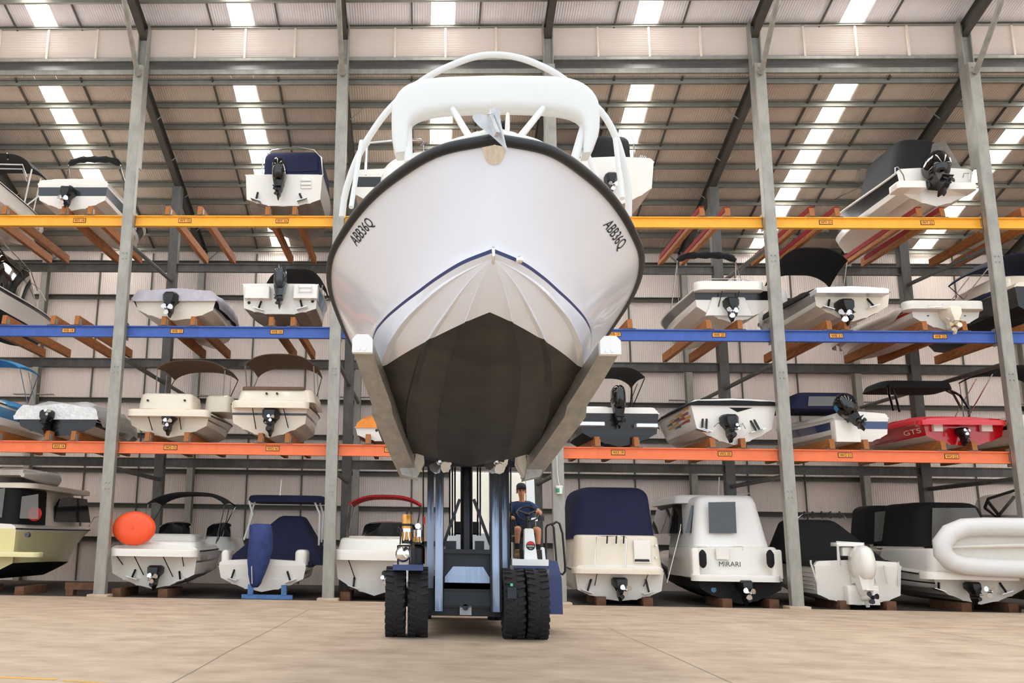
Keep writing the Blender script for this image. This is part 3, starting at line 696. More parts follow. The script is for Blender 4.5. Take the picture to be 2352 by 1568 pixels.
for xa, xb in ((1024, 1048), (1092, 1112)):
    b = L(); pb(b, xa, 1242, xb, 1264, -9.1, .25, 'mast_dark'); b.build('cylinder_block', lift)
# chassis and body behind the mast
b = L(); b.span((8.45, -9.0, .3), (10.1, -5.2, .95), 'mast_black'); b.span((7.95, -9.15, .45), (10.45, -8.85, .75), 'plastic_black'); pb(b, 1000, 1340, 1140, 1362, -9.0, .3, 'plastic_black'); b.build('chassis', lift)
b = L(); A, B = at(1034, 1235, -6.4), at(1209, 1235, -6.4); T = at(1075, 1084, -6.4)
b.rbox(((A.x+B.x)/2, -5.9, .95), (B.x-A.x, 1.0, T.z-.95), 'truck_cream', r=.06, top=.03); b.build('rear_housing', lift)['label'] = 'tall cream rear housing'
b = L(); A, B = at(1217, 1235, -7.0), at(1217, 1080, -7.0); b.loft([[(p.x-.07-t, -7.06, p.z), (p.x+.07, -7.06, p.z), (p.x+.07, -6.9, p.z), (p.x-.07-t, -6.9, p.z)] for p, t in ((Vector((A.x+.06, 0, .95)), 0), (B, .01))], 'truck_white'); b.build('guard_post', lift)
b = L(); pb(b, 1030, 1225, 1130, 1270, -7.6, 1.2, 'truck_white'); b.build('engine_cover', lift)
b = L(); pb(b, 1045, 1198, 1100, 1227, -7.6, .2, 'plastic_black'); b.build('instrument_box', lift)
# tyres
def tyre(b, xc, w, r, yc):
    prof = [(.30, -w/2+.02), (r-.12, -w/2), (r-.04, -w/2+.005), (r-.005, -w/2+.035), (r, -w/2+.07), (r, w/2-.07), (r-.005, w/2-.035), (r-.04, w/2-.005), (r-.12, w/2), (.30, w/2-.02)]
    b.lathe(prof, (xc, yc, r), 'tyre', 'x', 40)
    for k in range(26):
        a = 2*pi*k/26
        for s in (-1, 1):
            aa = a+(pi/26 if s > 0 else 0)
            P = []
            for (x, da) in ((s*w*.5, -.02), (s*w*.5, .075), (s*w*.12, .13), (s*w*.12, .055)):
                P.append((xc+x, aa+da))
            b.loft([[(x, yc+rr*math.cos(a2), r+rr*math.sin(a2)) for x, a2 in P] for rr in (r-.03, r+.022)], 'tyre')
for xa, xb in ((886, 931), (937, 983), (1157, 1203), (1208, 1257)):
    A, B = at(xa, 1400, -9.6), at(xb, 1400, -9.6); b = L(); tyre(b, (A.x+B.x)/2, B.x-A.x, .545, -9.45); wh = b.build('drive_tyre', lift, sharp=30)
    b = L(); b.lathe([(.3, -.12), (.28, -.02), (.12, 0), (.12, .04), (.28, .06), (.3, .14)], ((A.x+B.x)/2, -9.45, .545), 'anchor_galv', 'x', 20); b.build('wheel_rim', wh)
for x in (8.5, 9.95):
    b = L(); tyre(b, x, .3, .42, -5.6); b.build('steer_tyre', lift, sharp=30)
# left deck with brass air filters, lamp and tank
def pb2(nm, boxes):
    b = L()
    for q in boxes: pb(b, *q)
    return b.build(nm, lift)
pb2('fender_deck', [(902, 1297, 972, 1303, -9.9, 1.3, 'truck_blue'), (902, 1302, 972, 1309, -9.95, 1.35, 'truck_blue')])
for (px, y0, y1, Y, tall) in ((934, 1181, 1248, -9.3, 1), (961, 1207, 1250, -9.1, 0)):
    b = L(); A, B = at(px, y1, Y), at(px, y0, Y); h = B.z-A.z; r = .085
    b.lathe([(r*1.0, A.z), (r*1.0, A.z+.12*h), (r, A.z+.13*h)], (A.x, Y, 0), 'plastic_black', 'z', 18)
    b.lathe([(r, A.z+.13*h), (r, A.z+.40*h)], (A.x, Y, 0), 'brass', 'z', 18); b.lathe([(r*1.08, A.z+.40*h), (r*1.08, A.z+.52*h)], (A.x, Y, 0), 'steel', 'z', 18)
    if tall:
        b.lathe([(r, A.z+.52*h), (r, A.z+.6*h)], (A.x, Y, 0), 'brass', 'z', 18); b.lathe([(r*1.02, A.z+.6*h), (r*1.02, A.z+.68*h)], (A.x, Y, 0), 'plastic_black', 'z', 18)
        b.lathe([(r, A.z+.68*h), (r, A.z+.96*h), (r*.85, A.z+h)], (A.x, Y, 0), 'brass', 'z', 18); b.lathe([(.012, A.z+h), (.012, A.z+1.06*h), (.02, A.z+1.07*h), (.012, A.z+1.1*h)], (A.x, Y, 0), 'plastic_black', 'z', 8)
    else:
        b.lathe([(r*1.1, A.z+.52*h), (r*1.1, A.z+.78*h)], (A.x, Y, 0), 'steel', 'z', 18); b.lathe([(.05, Y-.02), (.05, Y+.02)], (A.x-.01, 0, A.z+h*.98), 'steel', 'y', 14); b.lathe([(.015, A.z+.78*h), (.015, A.z+.9*h)], (A.x, Y, 0), 'steel', 'z', 8)
    for dx in (-.03, .03): b.tube([(A.x+dx, Y-.1, A.z+.42*h), (A.x+dx, Y-.1, A.z+.25*h), (A.x+dx*1.6, Y-.1, A.z+.1*h)], .012, 'steel', 6)
    b.build('filter_bowl', lift)['label'] = 'taller brass filter bowl' if tall else 'shorter brass filter bowl with gauge'
b = L(); q = at(926, 1272, -9.75); b.lathe([(.02, -.07), (.1, -.05), (.125, -.01), (.13, .03), (.1, .12)], q, 'chrome', 'y', 20); b.bar(q+Vector((-.05, -.09, .04)), q+Vector((.06, -.09, -.05)), .015, .02, 'steel'); b.build('work_lamp', lift)
b = L()
for px in (914, 941): b.tube([at(px, 1298, -9.6), at(px, 1252, -9.6)], .018, 'plastic_black', 6)
b.tube([at(914, 1253, -9.6), at(941, 1253, -9.6)], .018, 'plastic_black', 6); b.tube([at(919, 1250, -9.35), at(921, 1216, -9.35), at(915, 1210, -9.3), at(915, 1222, -9.3)], .014, 'mast_dark', 6); b.tube([at(946, 1250, -9.3), at(947, 1210, -9.3)], .014, 'mast_dark', 6); b.build('lamp_frame', lift)
b = L(); A, B = at(943, 1294, -9.2), at(976, 1250, -9.2); b.rbox(((A.x+B.x)/2, -8.9, A.z), (B.x-A.x, .5, B.z-A.z), 'rubber', r=.1, top=.08, cs=5); b.build('air_tank', lift)
b = L(); q = at(974.5, 1195, -9.15); b.lathe([(.015, q.z-.06), (.015, q.z+.06)], (q.x, q.y, 0), 'red_plastic', 'z', 8); b.build('marker_lamp', lift)
# driver's station
pb2('cab_floor', [(1177, 1285, 1260, 1298, -9.35, 2.0, 'truck_white')])['label'] = 'white cab floor slab'
pb2('cab_beam', [(1180, 1298, 1258, 1309, -9.3, 1.9, 'truck_blue')])['label'] = 'blue beam under cab floor'
b = L(); A, B = at(1219, 1287, -9.1), at(1216, 1213, -9.1)
b.loft([[(x0, y0, z), (x1, y0, z), (x1, y1, z), (x0, y1, z)] for x0, x1, y0, y1, z in ((A.x-.115, A.x+.105, -9.2, -8.9, A.z), (B.x-.075, B.x+.075, -9.05, -8.85, B.z-.02), (B.x-.055, B.x+.055, -9.03, -8.87, B.z))], 'truck_white')
csl = b.build('steering_console', lift)
b = L(); q = at(1219, 1253, -9.14); nrm = Vector((0, -1, .2)).normalized()
b.lathe([(.076, -.005), (.076, .005)], (q.x, -9.145, q.z), 'ink', 'y', 24)
b.add([(q.x+.07*math.cos(a), -9.152, q.z+.07*math.sin(a)) for a in [.35+(pi-.7)*i/10 for i in range(11)]], [tuple(range(11))], 'red_plastic')
b.text('MARINA', (q.x, -9.151, q.z-.005), (1, 0, 0), (0, 0, 1), .03, 'truck_white', fit=.12); b.text('BOAT', (q.x, -9.151, q.z-.042), (1, 0, 0), (0, 0, 1), .018, 'truck_white', fit=.05)
b.build('round_badge', csl)
b = L(); q = at(1212, 1180, -8.95); ax = Vector((0, -.66, .75)).normalized(); e1 = Vector((1, 0, 0)); e2 = ax.cross(e1)
WR = .185
b.tube([q+WR*(math.cos(a)*e1+math.sin(a)*e2) for a in [2*pi*i/28 for i in range(28)]], .016, 'plastic_black', 8, closed=True)
for a in (pi*.5+pi, pi*.17, pi*.83): b.bar(q, q+WR*(math.cos(a)*e1+math.sin(a)*e2), .03, .012, 'plastic_black', up=ax)
b.ell(q-ax*.01, (.06, .06, .03), 'plastic_black'); b.tube([q-ax*.01, at(1215, 1216, -8.95)], [.035, .05], 'plastic_black', 8)
b.build('steering_wheel', lift)
b = L(); kn_ = at(1178, 1193, -8.5); b.tube([at(1180, 1225, -8.5), kn_], .012, 'plastic_black', 6); b.ell(kn_, (.022, .022, .022), 'plastic_black'); b.build('lever', lift)
WQ, WE1, WE2 = q.copy(), e1, e2
b = L(); q = at(1224, 1192, -8.9); b.rbox((q.x+.02, q.y, q.z-.03), (.14, .1, .06), 'steel', r=.02, top=.01); b.rbox((q.x+.13, q.y, q.z-.03), (.12, .12, .1), 'plastic_black', r=.03, top=.02); b.build('gauge_pod', lift)
b = L(); A = at(1200, 1232, -8.05)
SZ = at(1203, 1216, -8.3).z
b.rbox((A.x+.02, -8.15, SZ-.22), (.5, .5, .12), 'plastic_black', r=.08, top=.04); b.rbox((A.x+.02, -7.86, SZ-.15), (.48, .12, .62), 'plastic_black', r=.06, top=.06); b.rbox((A.x+.02, -8.15, at(1200, 1285, -8.1).z), (.4, .4, SZ-.2-at(1200, 1285, -8.1).z), 'mast_dark', r=.03, top=.02); b.build('driver_seat', lift)
b = L()
for y0, xs in ((-9.0, (1192, 1204)), (-9.0, (1236, 1245))):
    A, B = at(xs[0], 1285, y0), at(xs[1], 1262, y0); b.box(((A.x+B.x)/2, -8.98, (A.z+B.z)/2), (.07, .03, .17), 'plastic_black', Matrix.Rotation(-.5, 3, 'X'))
b.build('foot_pedal', lift)
b = L(); A, B = at(1238, 1286, -8.7), at(1246, 1256, -8.7); b.rbox((B.x, -8.6, A.z), (.1, .3, B.z-A.z), 'truck_white', r=.03, top=.03, taper=(.7, .8)); b.build('lever_box', lift)
b = L(); o = at(1263, 1410, -8.7); sc_ = (at(1293, 1410, -8.7).x-o.x)/30.
P = [(1263-1263, 0), (30, 0), (29, 80), (20, 120), (3, 120), (0, 118)]
b.prism([(a*sc_, c*sc_) for a, c in P], o, (1, 0, 0), (0, 0, 1), (0, 1.2, 0), 'truck_blue'); st = b.build('step_panel', lift)
b = L()
b.tube([at(x, y, -8.6) for x, y in ((1254, 1284), (1254, 1212), (1257, 1206), (1268, 1202), (1272, 1212), (1278, 1288))], .018, 'plastic_black', 8)
b.tube([at(x, y, -8.3) for x, y in ((1266, 1206), (1278, 1198), (1285, 1202), (1292, 1225), (1298, 1295), (1298, 1312), (1292, 1319), (1286, 1316))], .02, 'plastic_black', 8); b.build('hand_rail', lift)
b = L(); q = at(1174, 1342, -9.92); b.span((q.x-.02, -10.02, q.z-.02), (q.x+.02, -10.0, q.z+.02), 'teal'); pb(b, 1166, 1349, 1186, 1374, -10.02, .06, 'mast_dark'); b.build('reflector', lift)

# ------------------------------------------------------------------ the driver
YD = -8.25
def skin(name, nodes, edges, m, parent, off, sub=2):
    me = bpy.data.meshes.new(name); me.from_pydata([tuple(Vector(p)-Vector(off)) for p, r in nodes], edges, [])
    o = bpy.data.objects.new(name, me); col.objects.link(o); me.materials.append(MAT[m])
    md = o.modifiers.new('skin', 'SKIN'); md.use_smooth_shade = True
    for i, (p, r) in enumerate(nodes): me.skin_vertices[0].data[i].radius = r if isinstance(r, tuple) else (r, r)
    me.skin_vertices[0].data[0].use_root = True
    sd = o.modifiers.new('sub', 'SUBSURF'); sd.levels = sub; sd.render_levels = sub
    if parent is not None: o.parent = parent
    return o
pel = Vector((at(1204, 1214, YD).x, YD+.05, SZ-.02))
PB = (pel.x, pel.y, pel.z-.1)
driver = thing('person', PB, 'man in navy shirt, black cap and dark shorts, seated at the wheel of the forklift', 'person')
def rel(dx, dy, dz): return pel+Vector((dx, dy, dz))
nk = at(1199, 1150, YD-.02); hd = at(1197.5, 1130, YD-.06)
wl = at(1237, 1167, -8.98)                         # his left hand on the rim
a_ = math.atan2((wl-WQ).dot(WE2), (wl-WQ).dot(WE1)); wl = WQ+.185*(math.cos(a_)*WE1+math.sin(a_)*WE2)
wr = at(1177, 1190, -8.5)
N = []; E = []
def nd(p, r, par=None):
    N.append((Vector(p), r)); 
    if par is not None: E.append((par, len(N)-1))
    return len(N)-1
p0 = nd(pel, (.15, .11)); p1 = nd(rel(0, .04, .18), (.12, .07), p0); p2 = nd((nk.x, YD+.03, nk.z-.18), (.12, .07), p1); p3 = nd((nk.x, YD-.0, nk.z-.06), (.07, .06), p2)
p4 = nd((nk.x, YD-.01, nk.z+.025), .044, p3); p5 = nd((hd.x, YD-.075, hd.z-.05), (.058, .062), p4); p6 = nd((hd.x, YD-.05, hd.z+.035), (.08, .095), p5); p7 = nd((hd.x, YD-.04, hd.z+.115), (.06, .07), p6)
for s, wp, eb in ((-1, wr, (-.27, -.08, -.27)), (1, wl, (.30, -.22, -.22))):
    sh = Vector((nk.x+s*.175, YD+.0, nk.z-.085)); a1 = nd(sh, .058, p2); elb = Vector((nk.x, YD, nk.z))+Vector(eb); a2 = nd(elb, .047, a1)
    d = (wp-elb).normalized(); wrist = wp-d*.075; a3 = nd(wrist, .03, a2); a4 = nd(wp-d*.03+Vector((0, 0, .02)), (.036, .022), a3)
    tg = Vector((0, 0, 1)).cross(d).normalized()
    for q in range(4):
        o_ = tg*(.027-.018*q)*1.0; k1 = nd(wp+o_+Vector((0, 0, .027))+d*.01, .0095, a4); k2 = nd(wp+o_+d*.034+Vector((0, 0, .012)), .0085, k1); nd(wp+o_+d*(.03-.004*q)+Vector((0, 0, -.02)), .0075, k2)
    th = nd(wp-d*.03-tg*s*.03+Vector((0, 0, 0)), .011, a4); nd(wp-d*.012-tg*s*.034+Vector((0, 0, -.018)), .009, th)
for s, kx, ky, ax_, ay in ((-1, 1189, 1213, 1188, 1250), (1, 1236, 1215, 1236, 1252)):
    h = nd(rel(s*.1, -.02, -.02), .085, p0); kn = at(kx, ky, -8.72); k = nd(kn, .06, h); c = at((kx+ax_)/2, ky+14, -8.66); cc = nd(c, .056, k); an = at(ax_, ay, -8.62); a5 = nd(an, .038, cc); tz = at(1200, 1284, -8.7).z
    hl = nd((an.x, an.y, tz+.06), .04, a5); nd((an.x, an.y-.16, tz+.045), (.04, .03), hl)
body = skin('body', N, E, 'skin', driver, PB)
b = MB(PB)
b.ell((hd.x, YD-.145, hd.z-.0), (.014, .02, .03), 'skin'); b.ell((hd.x, YD-.15, hd.z-.014), (.019, .014, .011), 'skin'); b.build('nose', driver)
for s in (-1, 1):
    b = MB(PB); b.ell((hd.x+s*.034, YD-.133, hd.z+.022), (.014, .008, .008), 'eye'); b.box((hd.x+s*.034, YD-.138, hd.z+.041), (.042, .012, .009), 'hair'); b.build('eye', driver)
    b = MB(PB); b.ell((hd.x+s*.082, YD-.045, hd.z+.005), (.012, .022, .033), 'skin'); b.build('ear', driver)
b = MB(PB); b.ell((hd.x, YD-.128, hd.z-.052), (.026, .01, .007), 'lip'); b.build('mouth', driver)
b = MB(PB); b.lathe([(.088, 0), (.09, .045), (.08, .085), (.05, .112), (.01, .12)], (hd.x, YD-.045, hd.z+.05), 'cap', 'z', 20)
P = [(.085*math.cos(a), -.02-.14*max(0, math.sin(a))) for a in [pi*i/10 for i in range(11)]]
b.prism(P, (hd.x, YD-.08, hd.z+.052), (1, 0, 0), (0, 1, -.15), (0, 0, .01), 'cap'); b.build('cap', driver)
for dx in (-.03, .0, .03):
    pass
b = MB(PB); b.lathe([(.083, -.03), (.09, .03)], (hd.x, YD-.035, hd.z+.02), 'hair', 'z', 16); 
b.v = [v if v.y > YD-.03 else Vector((v.x, YD-.03, v.z)) for v in b.v]; b.build('hair', driver)
S = []; SE = []
def sn(p, r, par=None):
    S.append((Vector(p), r)); 
    if par is not None: SE.append((par, len(S)-1))
    return len(S)-1
s0 = sn(rel(0, .0, -.02), (.175, .135)); s1 = sn(rel(0, .02, .17), (.165, .125), s0); s2 = sn((nk.x, YD, nk.z-.17), (.18, .135), s1); s3 = sn((nk.x, YD, nk.z-.075), (.12, .09), s2); sn((nk.x, YD-.0, nk.z-.03), .064, s3)
for s, eb in ((-1, (-.27, -.08, -.27)), (1, (.30, -.22, -.22))):
    sh = Vector((nk.x+s*.175, YD, nk.z-.085)); a1 = sn(sh, .088, s2); elb = Vector((nk.x, YD, nk.z))+Vector(eb); sn(sh.lerp(elb, .75), .066, a1)
skin('shirt', S, SE, 'shirt', driver, PB)
S = []; SE = []
s0 = sn(rel(0, 0, -.03), (.18, .135))
for s, kx, ky in ((-1, 1189, 1213), (1, 1236, 1215)):
    h = sn(rel(s*.1, -.03, -.02), .1, s0); kn = at(kx, ky, -8.72); hp_ = rel(s*.1, -.02, -.02); sn(hp_.lerp(kn, .8), .083, h)
skin('shorts', S, SE, 'shorts', driver, PB)
for ax_, ay in ((1188, 1250), (1236, 1252)):
    an = at(ax_, ay, -8.62); tz = at(1200, 1284, -8.7).z
    b = MB(PB); b.tube([(an.x, an.y, tz+.17), (an.x, an.y, an.z+.02)], [.05, .046], 'sock', 12); b.build('sock', driver)
    skin('boot', [(Vector((an.x, an.y, tz+.17)), .058), (Vector((an.x, an.y, tz+.06)), .06), (Vector((an.x, an.y-.12, tz+.05)), (.055, .045)), (Vector((an.x, an.y-.19, tz+.045)), (.045, .035))], [(0, 1), (1, 2), (2, 3)], 'boot', driver, PB)
# ------------------------------------------------------------------ stored boats
class Boat:
    def __init__(s, label, px, L=6.2, Y0=.12, cw=.93, top='gel_white', bottom='bottom_tan', bands=(), tband=False, transom=None, deck='gel_white', rise=.35, rail='rubber', rail_r=.022, name='motor_boat', group='boats stored on the racks', flare=.0, dh=.12, kr=.42, cr=.60, tbot=None, full=.45, rake=.1, strakes=True):
        xl, xr, yg, yc, yk = px
        A, B = at(xl, yg, Y0), at(xr, yg, Y0); m = (xl+xr)/2
        s.W = (B.x-A.x)/2; s.loc = Vector(((A.x+B.x)/2, Y0, at(m, yk, Y0).z)); s.Y0 = Y0
        s.H = (A.z+B.z)/2-s.loc.z; s.Hc = at(m, yc, Y0).z-s.loc.z; s.L = L; s.cw = cw; s.rise = rise; s.flare = flare; s.full = full; s.rake = rake; s.kr = kr; s.cr = cr
        s.root = thing(name, s.loc, label, 'boat', group)
        # lines from keel to sheer
        n = 26; T = [1-(1-i/n)**1.5 for i in range(n+1)]
        br = sorted(set([0, 1]+[x for q in bands for x in q[:2]]+[.25, .5, .75]))
        names = []
        S = [(0, 'b'), (.3, 'b'), (.42, 'b'), (.44, 'B'), (.62, 'b'), (.74, 'b'), (.76, 'B'), (.94, 'b'), (1, 'c')] if strakes else [(0, 'b'), (.5, 'b'), (1, 'c')]
        lines = [(lambda t, q=q, k=k: s.bot(t, q, k)) for q, k in S]; mats = [bottom]*(len(S)-1)
        lines.append(lambda t: s.top(t, 0)); mats.append(bottom)
        for a, c in zip(br[:-1], br[1:]):
            mm = top
            for q in bands:
                if a >= q[0]-1e-6 and c <= q[1]+1e-6: mm = q[2]
            lines.append(lambda t, c=c: s.top(t, c)); mats.append(mm)
        b = MB()
        for j in range(len(lines)-1):
            for sg in (1, -1):
                vs = []; fs = []
                for t in T:
                    for f in (lines[j], lines[j+1]):
                        q = f(t); vs.append((q.x*sg, q.y, q.z))
                for i in range(n): fs.append((2*i, 2*i+1, 2*i+3, 2*i+2))
                b.add(vs, fs, mats[j])
            p, q = lines[j](0), lines[j+1](0)
            tm = transom or top
            if tband and mats[j] != bottom: tm = mats[j]
            if tbot and mats[j] == bottom: tm = tbot
            b.add([(-p.x, p.y, p.z), (p.x, p.y, p.z), (q.x, q.y, q.z), (-q.x, q.y, q.z)], [(0, 1, 2, 3)], tm)
        b.build('hull', s.root, sharp=32)
        if rail:
            b = MB(); P = [s.top(t, 1) for t in T]
            b.tube([Vector((-p.x, p.y, p.z)) for p in P[:-1]]+[P[-1]]+[p for p in P[:-1][::-1]], rail_r, rail, 6); b.build('rub_rail', s.root)
        b = MB(); vs = []; fs = []; K = [(-1, 0), (-.97, .6), (-.9, 1), (-.5, 1.2), (0, 1.4), (.5, 1.2), (.9, 1), (.97, .6), (1, 0)]
        for t in T:
            p = s.top(t, 1)
            for k, h in K: vs.append((p.x*k, p.y, p.z+dh*h*min(1, (1-t)*4)))
        for i in range(n):
            for k in range(8): fs.append((i*9+k, i*9+k+1, (i+1)*9+k+1, (i+1)*9+k))
        fs.append(tuple(range(9))); b.add(vs, fs, deck); b.build('deck', s.root)
    def bot(s, t, q, k):
        e = .90
        zk = .5*s.H*max(0, (t-s.kr)/(1-s.kr))**2.1; yk = t*s.L*(e+.02*q)
        c = s.W*s.cw*max(0, 1-t**3)**.75; zc = s.Hc+(s.cr*s.H+.3*s.rise-s.Hc)*t**2.4
        z = zk+(zc-zk)*q
        if t > .97: z = min(z, zc)
        z -= .04*s.W*math.sin(pi*q)*(1-t)
        if k == 'B': z += -.012*(1-t)+.0
        elif q in (.42, .74): z -= .028*(1-t)
        r = s.rake*z*(1-t)**6
        return Vector((c*q, yk-r if t < .05 else yk, z)) if t < .999 else Vector((0, s.L*.92, s.cr*s.H+.3*s.rise))
    def top(s, t, q):
        c = s.bot(t, 1, 'c'); c = Vector((c.x+.012*(1-t), c.y, c.z+.012))
        f = s.full; w = s.W*max(0, 1-max(0, (t-.12)/.88)**(2.4+f))**.62
        e = Vector((w, t*s.L, s.H+s.rise*t**1.6)); 
        if t < .05: e.y -= s.rake*e.z*(1-t)**6
        p = c.lerp(e, q); p.x -= (s.flare+.3*t*max(0, w-c.x))*math.sin(pi*q)*min(1, w); return p
    def P(s, px, py, y): return at(px, py, s.Y0+y)-s.loc
    def part(s, b, nm, label=None, sharp=40, parent=None):
        o = b.build(nm, parent or s.root, sharp=sharp)
        if label: o['label'] = label
        return o
    def side(s, t, q, sg, off=.008):
        p = s.top(t, q); a = s.top(min(1, t+.01), q)-p; c = s.top(t, min(1, q+.05))-p if q < .95 else p-s.top(t, q-.05)
        n = a.cross(c).normalized(); 
        if n.x < 0: n = -n
        p = p+n*off; return Vector((p.x*sg, p.y, p.z))
    def side_text(s, txt, t0, t1, q0, q1, m, sg):
        b = MB()
        def warp(u, v):
            u += .5; v += .5
            return s.side(t0+(t1-t0)*u, q0+(q1-q0)*v, sg)
        b.text(txt, 0, 0, 0, 1, m, warp=warp); b.build('hull_lettering', s.root, recalc=False)
    def flat_text(s, txt, px, py, y, hpx, m, fit=None, nm='lettering'):
        p = s.P(px, py, y); k = (s.P(px, py, y)-s.P(px, py+1, y)).z
        b = MB(); b.text(txt, p, (1, 0, 0), (0, 0, 1), hpx*k, m, fit=fit*k if fit else None); b.build(nm, s.root, recalc=False)
    def slab(s, nm, xl, xr, yt, yb, y, d, m='gel_white', r=.08, top=.03, taper=(1, 1), label=None, cs=4):
        A, B = s.P(xl, yb, y), s.P(xr, yt, y)
        b = MB(); b.rbox(((A.x+B.x)/2, y+d/2, A.z), (B.x-A.x, d, max(.03, B.z-A.z)), m, r=r, top=min(top, .49*max(.03, B.z-A.z)), taper=taper, cs=cs); return s.part(b, nm, label)
    def platform(s, xl, xr, yt, yb, d=.55, m='gel_white', y=-.5): return s.slab('swim_platform', xl, xr, yt, yb, y, d, m, r=.22, top=.02)
    def upper(s, xl, xr, yt, yb, y=.1, d=1.2, m='gel_white', r=.18, taper=(.92, .9)): return s.slab('stern_moulding', xl, xr, yt, yb, y, d, m, r=r, top=.08, taper=taper)
    def drive(s, px, yt, yb, y=-.3, m='plastic_black', prop='steel', pr=None, ppx=None, blades=3):
        A, B = s.P(px, yt, y), s.P(px, yb, y); h = A.z-B.z; x = A.x; z = B.z; b = MB()
        w = .26*h
        b.loft([[(x+a*w*k, y+dy*h*k2+oy*h, z+zz*h) for a, dy in ((-1, -.1), (-.6, -.32), (.6, -.32), (1, -.1), (1, .3), (-1, .3))] for k, k2, oy, zz in ((.9, .7, .05, 1.), (1.15, 1., .05, .92), (1.1, 1.1, .05, .7), (.7, .9, 0, .56), (.45, .8, 0, .45), (.42, .8, 0, .3), (.3, .7, .02, .2), (.08, .45, .04, 0))], m)
        b.loft([[(x-.16*h, y-.4*h, z+.42*h), (x+.16*h, y-.4*h, z+.42*h), (x+.1*h, y+.2*h, z+.42*h), (x-.1*h, y+.2*h, z+.42*h)], [(x-.16*h, y-.4*h, z+.44*h), (x+.16*h, y-.4*h, z+.44*h), (x+.1*h, y+.2*h, z+.44*h), (x-.1*h, y+.2*h, z+.44*h)]], m)
        b.lathe([(.02*h, y+.3*h), (.12*h, y+.2*h), (.13*h, y-.2*h), (.09*h, y-.4*h)], (x, 0, z+.26*h), m, 'y', 10)
        for sx in (-1, 1): b.tube([(x+sx*.24*h, y+.28*h, z+.8*h), (x+sx*.2*h, y-.15*h, z+.5*h)], .03*h, m, 6)
        o = s.part(b, 'stern_drive', None, parent=s.root)
        b = MB(); c = (x, y-.45*h, z+.26*h)
        if ppx: c = s.P(ppx[0], ppx[1], y-.3); c = (c.x, y-.3, c.z)
        propeller(b, c, pr or .25*h, prop, blades, .5); s.part(b, 'propeller', parent=o)
        return o
    def outboard(s, px, yt, yb, y=-.35, m='gloss_black', leg='plastic_black', tilt=0., w=1., stripe=None, roll=0.):
        A, B = s.P(px, yt, y), s.P(px, yb, y); H = A.z-B.z; x = A.x
        piv = Vector((x, y+.2, B.z+.55*H)); M = Matrix.Translation(piv) @ Matrix.Rotation(roll, 4, 'Y') @ Matrix.Rotation(-tilt, 4, 'X') @ Matrix.Translation(-piv)
        b = MB(); b.M = M; z = B.z
        b.loft([[(x+.5*a*ww*w*H, y+.02*H+c*dd*H, z+zz*H) for a, c in ((-.7, -.5), (-.3, -.62), (.3, -.62), (.7, -.5), (1, -.1), (1, .35), (.6, .5), (-.6, .5), (-1, .35), (-1, -.1))] for ww, dd, zz in ((.2, .24, .44), (.29, .38, .5), (.34, .44, .6), (.35, .46, .74), (.33, .43, .86), (.27, .36, .94), (.16, .24, .985), (.04, .06, 1.))], m)
        b.loft([[(x+.5*a*ww*H, y+.02*H+c*dd*H, z+zz*H) for a, c in ((-1, -.35), (0, -.6), (1, -.35), (1, .5), (-1, .5))] for ww, dd, zz in ((.27, .26, .54), (.23, .26, .44), (.18, .22, .3), (.16, .22, .24), (.08, .18, .16), (.015, .1, 0))], leg)
        b.loft([[(x+a*.1*H, y+c*H, z+zz*H) for a, c in ((-.6, .18), (.6, .18), (1, -.22), (-1, -.22))] for zz in (.26, .275)], leg)
        b.lathe([(.015*H, y+.22*H), (.055*H, y+.12*H), (.06*H, y-.08*H), (.045*H, y-.16*H)], (x, 0, z+.15*H), leg, 'y', 10)
        b.box((x, y+.24*H, z+.5*H), (.2*H, .12*H, .2*H), leg)
        if stripe:
            b.loft([[(x+a*.18*w*H, y+.02*H+c*.43*H, z+zz*H) for a, c in ((-.96, -.12), (-1.03, -.0), (-1.03, .3), (-.9, .3))] for zz in (.7, .82)], stripe)
        o = s.part(b, 'outboard_motor', sharp=45)
        b = MB(); b.M = M; propeller(b, (x, y-.2*H, z+.15*H), .11*H, 'plastic_black', 3, .3); s.part(b, 'propeller', parent=o)
        return o
    def tabs(s, pxs, y=-.06):
        for xa, ya, xb, yb in pxs:
            b = MB(); A, B = s.P(xa, ya, y), s.P(xb, yb, y-.12); b.tube([A, B], .03, 'plastic_black', 6); d = .14
            b.box((B.x, B.y+.05, B.z-.02), (.3, .3, .02), 'steel', Matrix.Rotation(.3*(-1 if B.x < 0 else 1)*-1, 3, 'Y')); s.part(b, 'trim_tab')
    def rods(s, nm, prs, r=.015, m='plastic_black'):
        for A, B in prs:
            b = MB(); b.tube([s.P(*A), s.P(*B)], r, m, 6); s.part(b, nm)
    def arc(s, xl, xr, yt, ye, y, ex=3.): 
        A, B, C = s.P(xl, ye, y), s.P(xr, ye, y), s.P((xl+xr)/2, yt, y); w = (B.x-A.x)/2; xc = (A.x+B.x)/2; ze = (A.z+B.z)/2
        return lambda k: Vector((xc+w*k, y, ze+(C.z-ze)*(1-abs(k)**ex)))
    def bimini(s, xl, xr, yt, ye, y=.8, L=1.8, m='canvas_black', ex=3., front=(1., 0.), tube='steel', piv=None, pz=.25, r=.016, fall=.0):
        f = s.arc(xl, xr, yt, ye, y, ex); b = MB(); rings = []; n = 16
        for i in range(7):
            u = i/6; k_ = 1+(front[0]-1)*u; dz = front[1]*u+.07*math.sin(pi*u)
            U = []; V = []
            for j in range(n+1):
                k = -1+2*j/n; p = f(k); xc = f(0).x; p = Vector((xc+(p.x-xc)*k_, y+L*u, p.z+dz)); U.append(p); V.append(p-Vector((.03*k if abs(k) > .9 else 0, 0, .025)))
            rings.append(U+V[::-1])
        b.loft(rings, m); s.part(b, 'bimini_top')
        xc = f(0).x; w = (f(1).x-xc)*.98; zg = s.H+pz
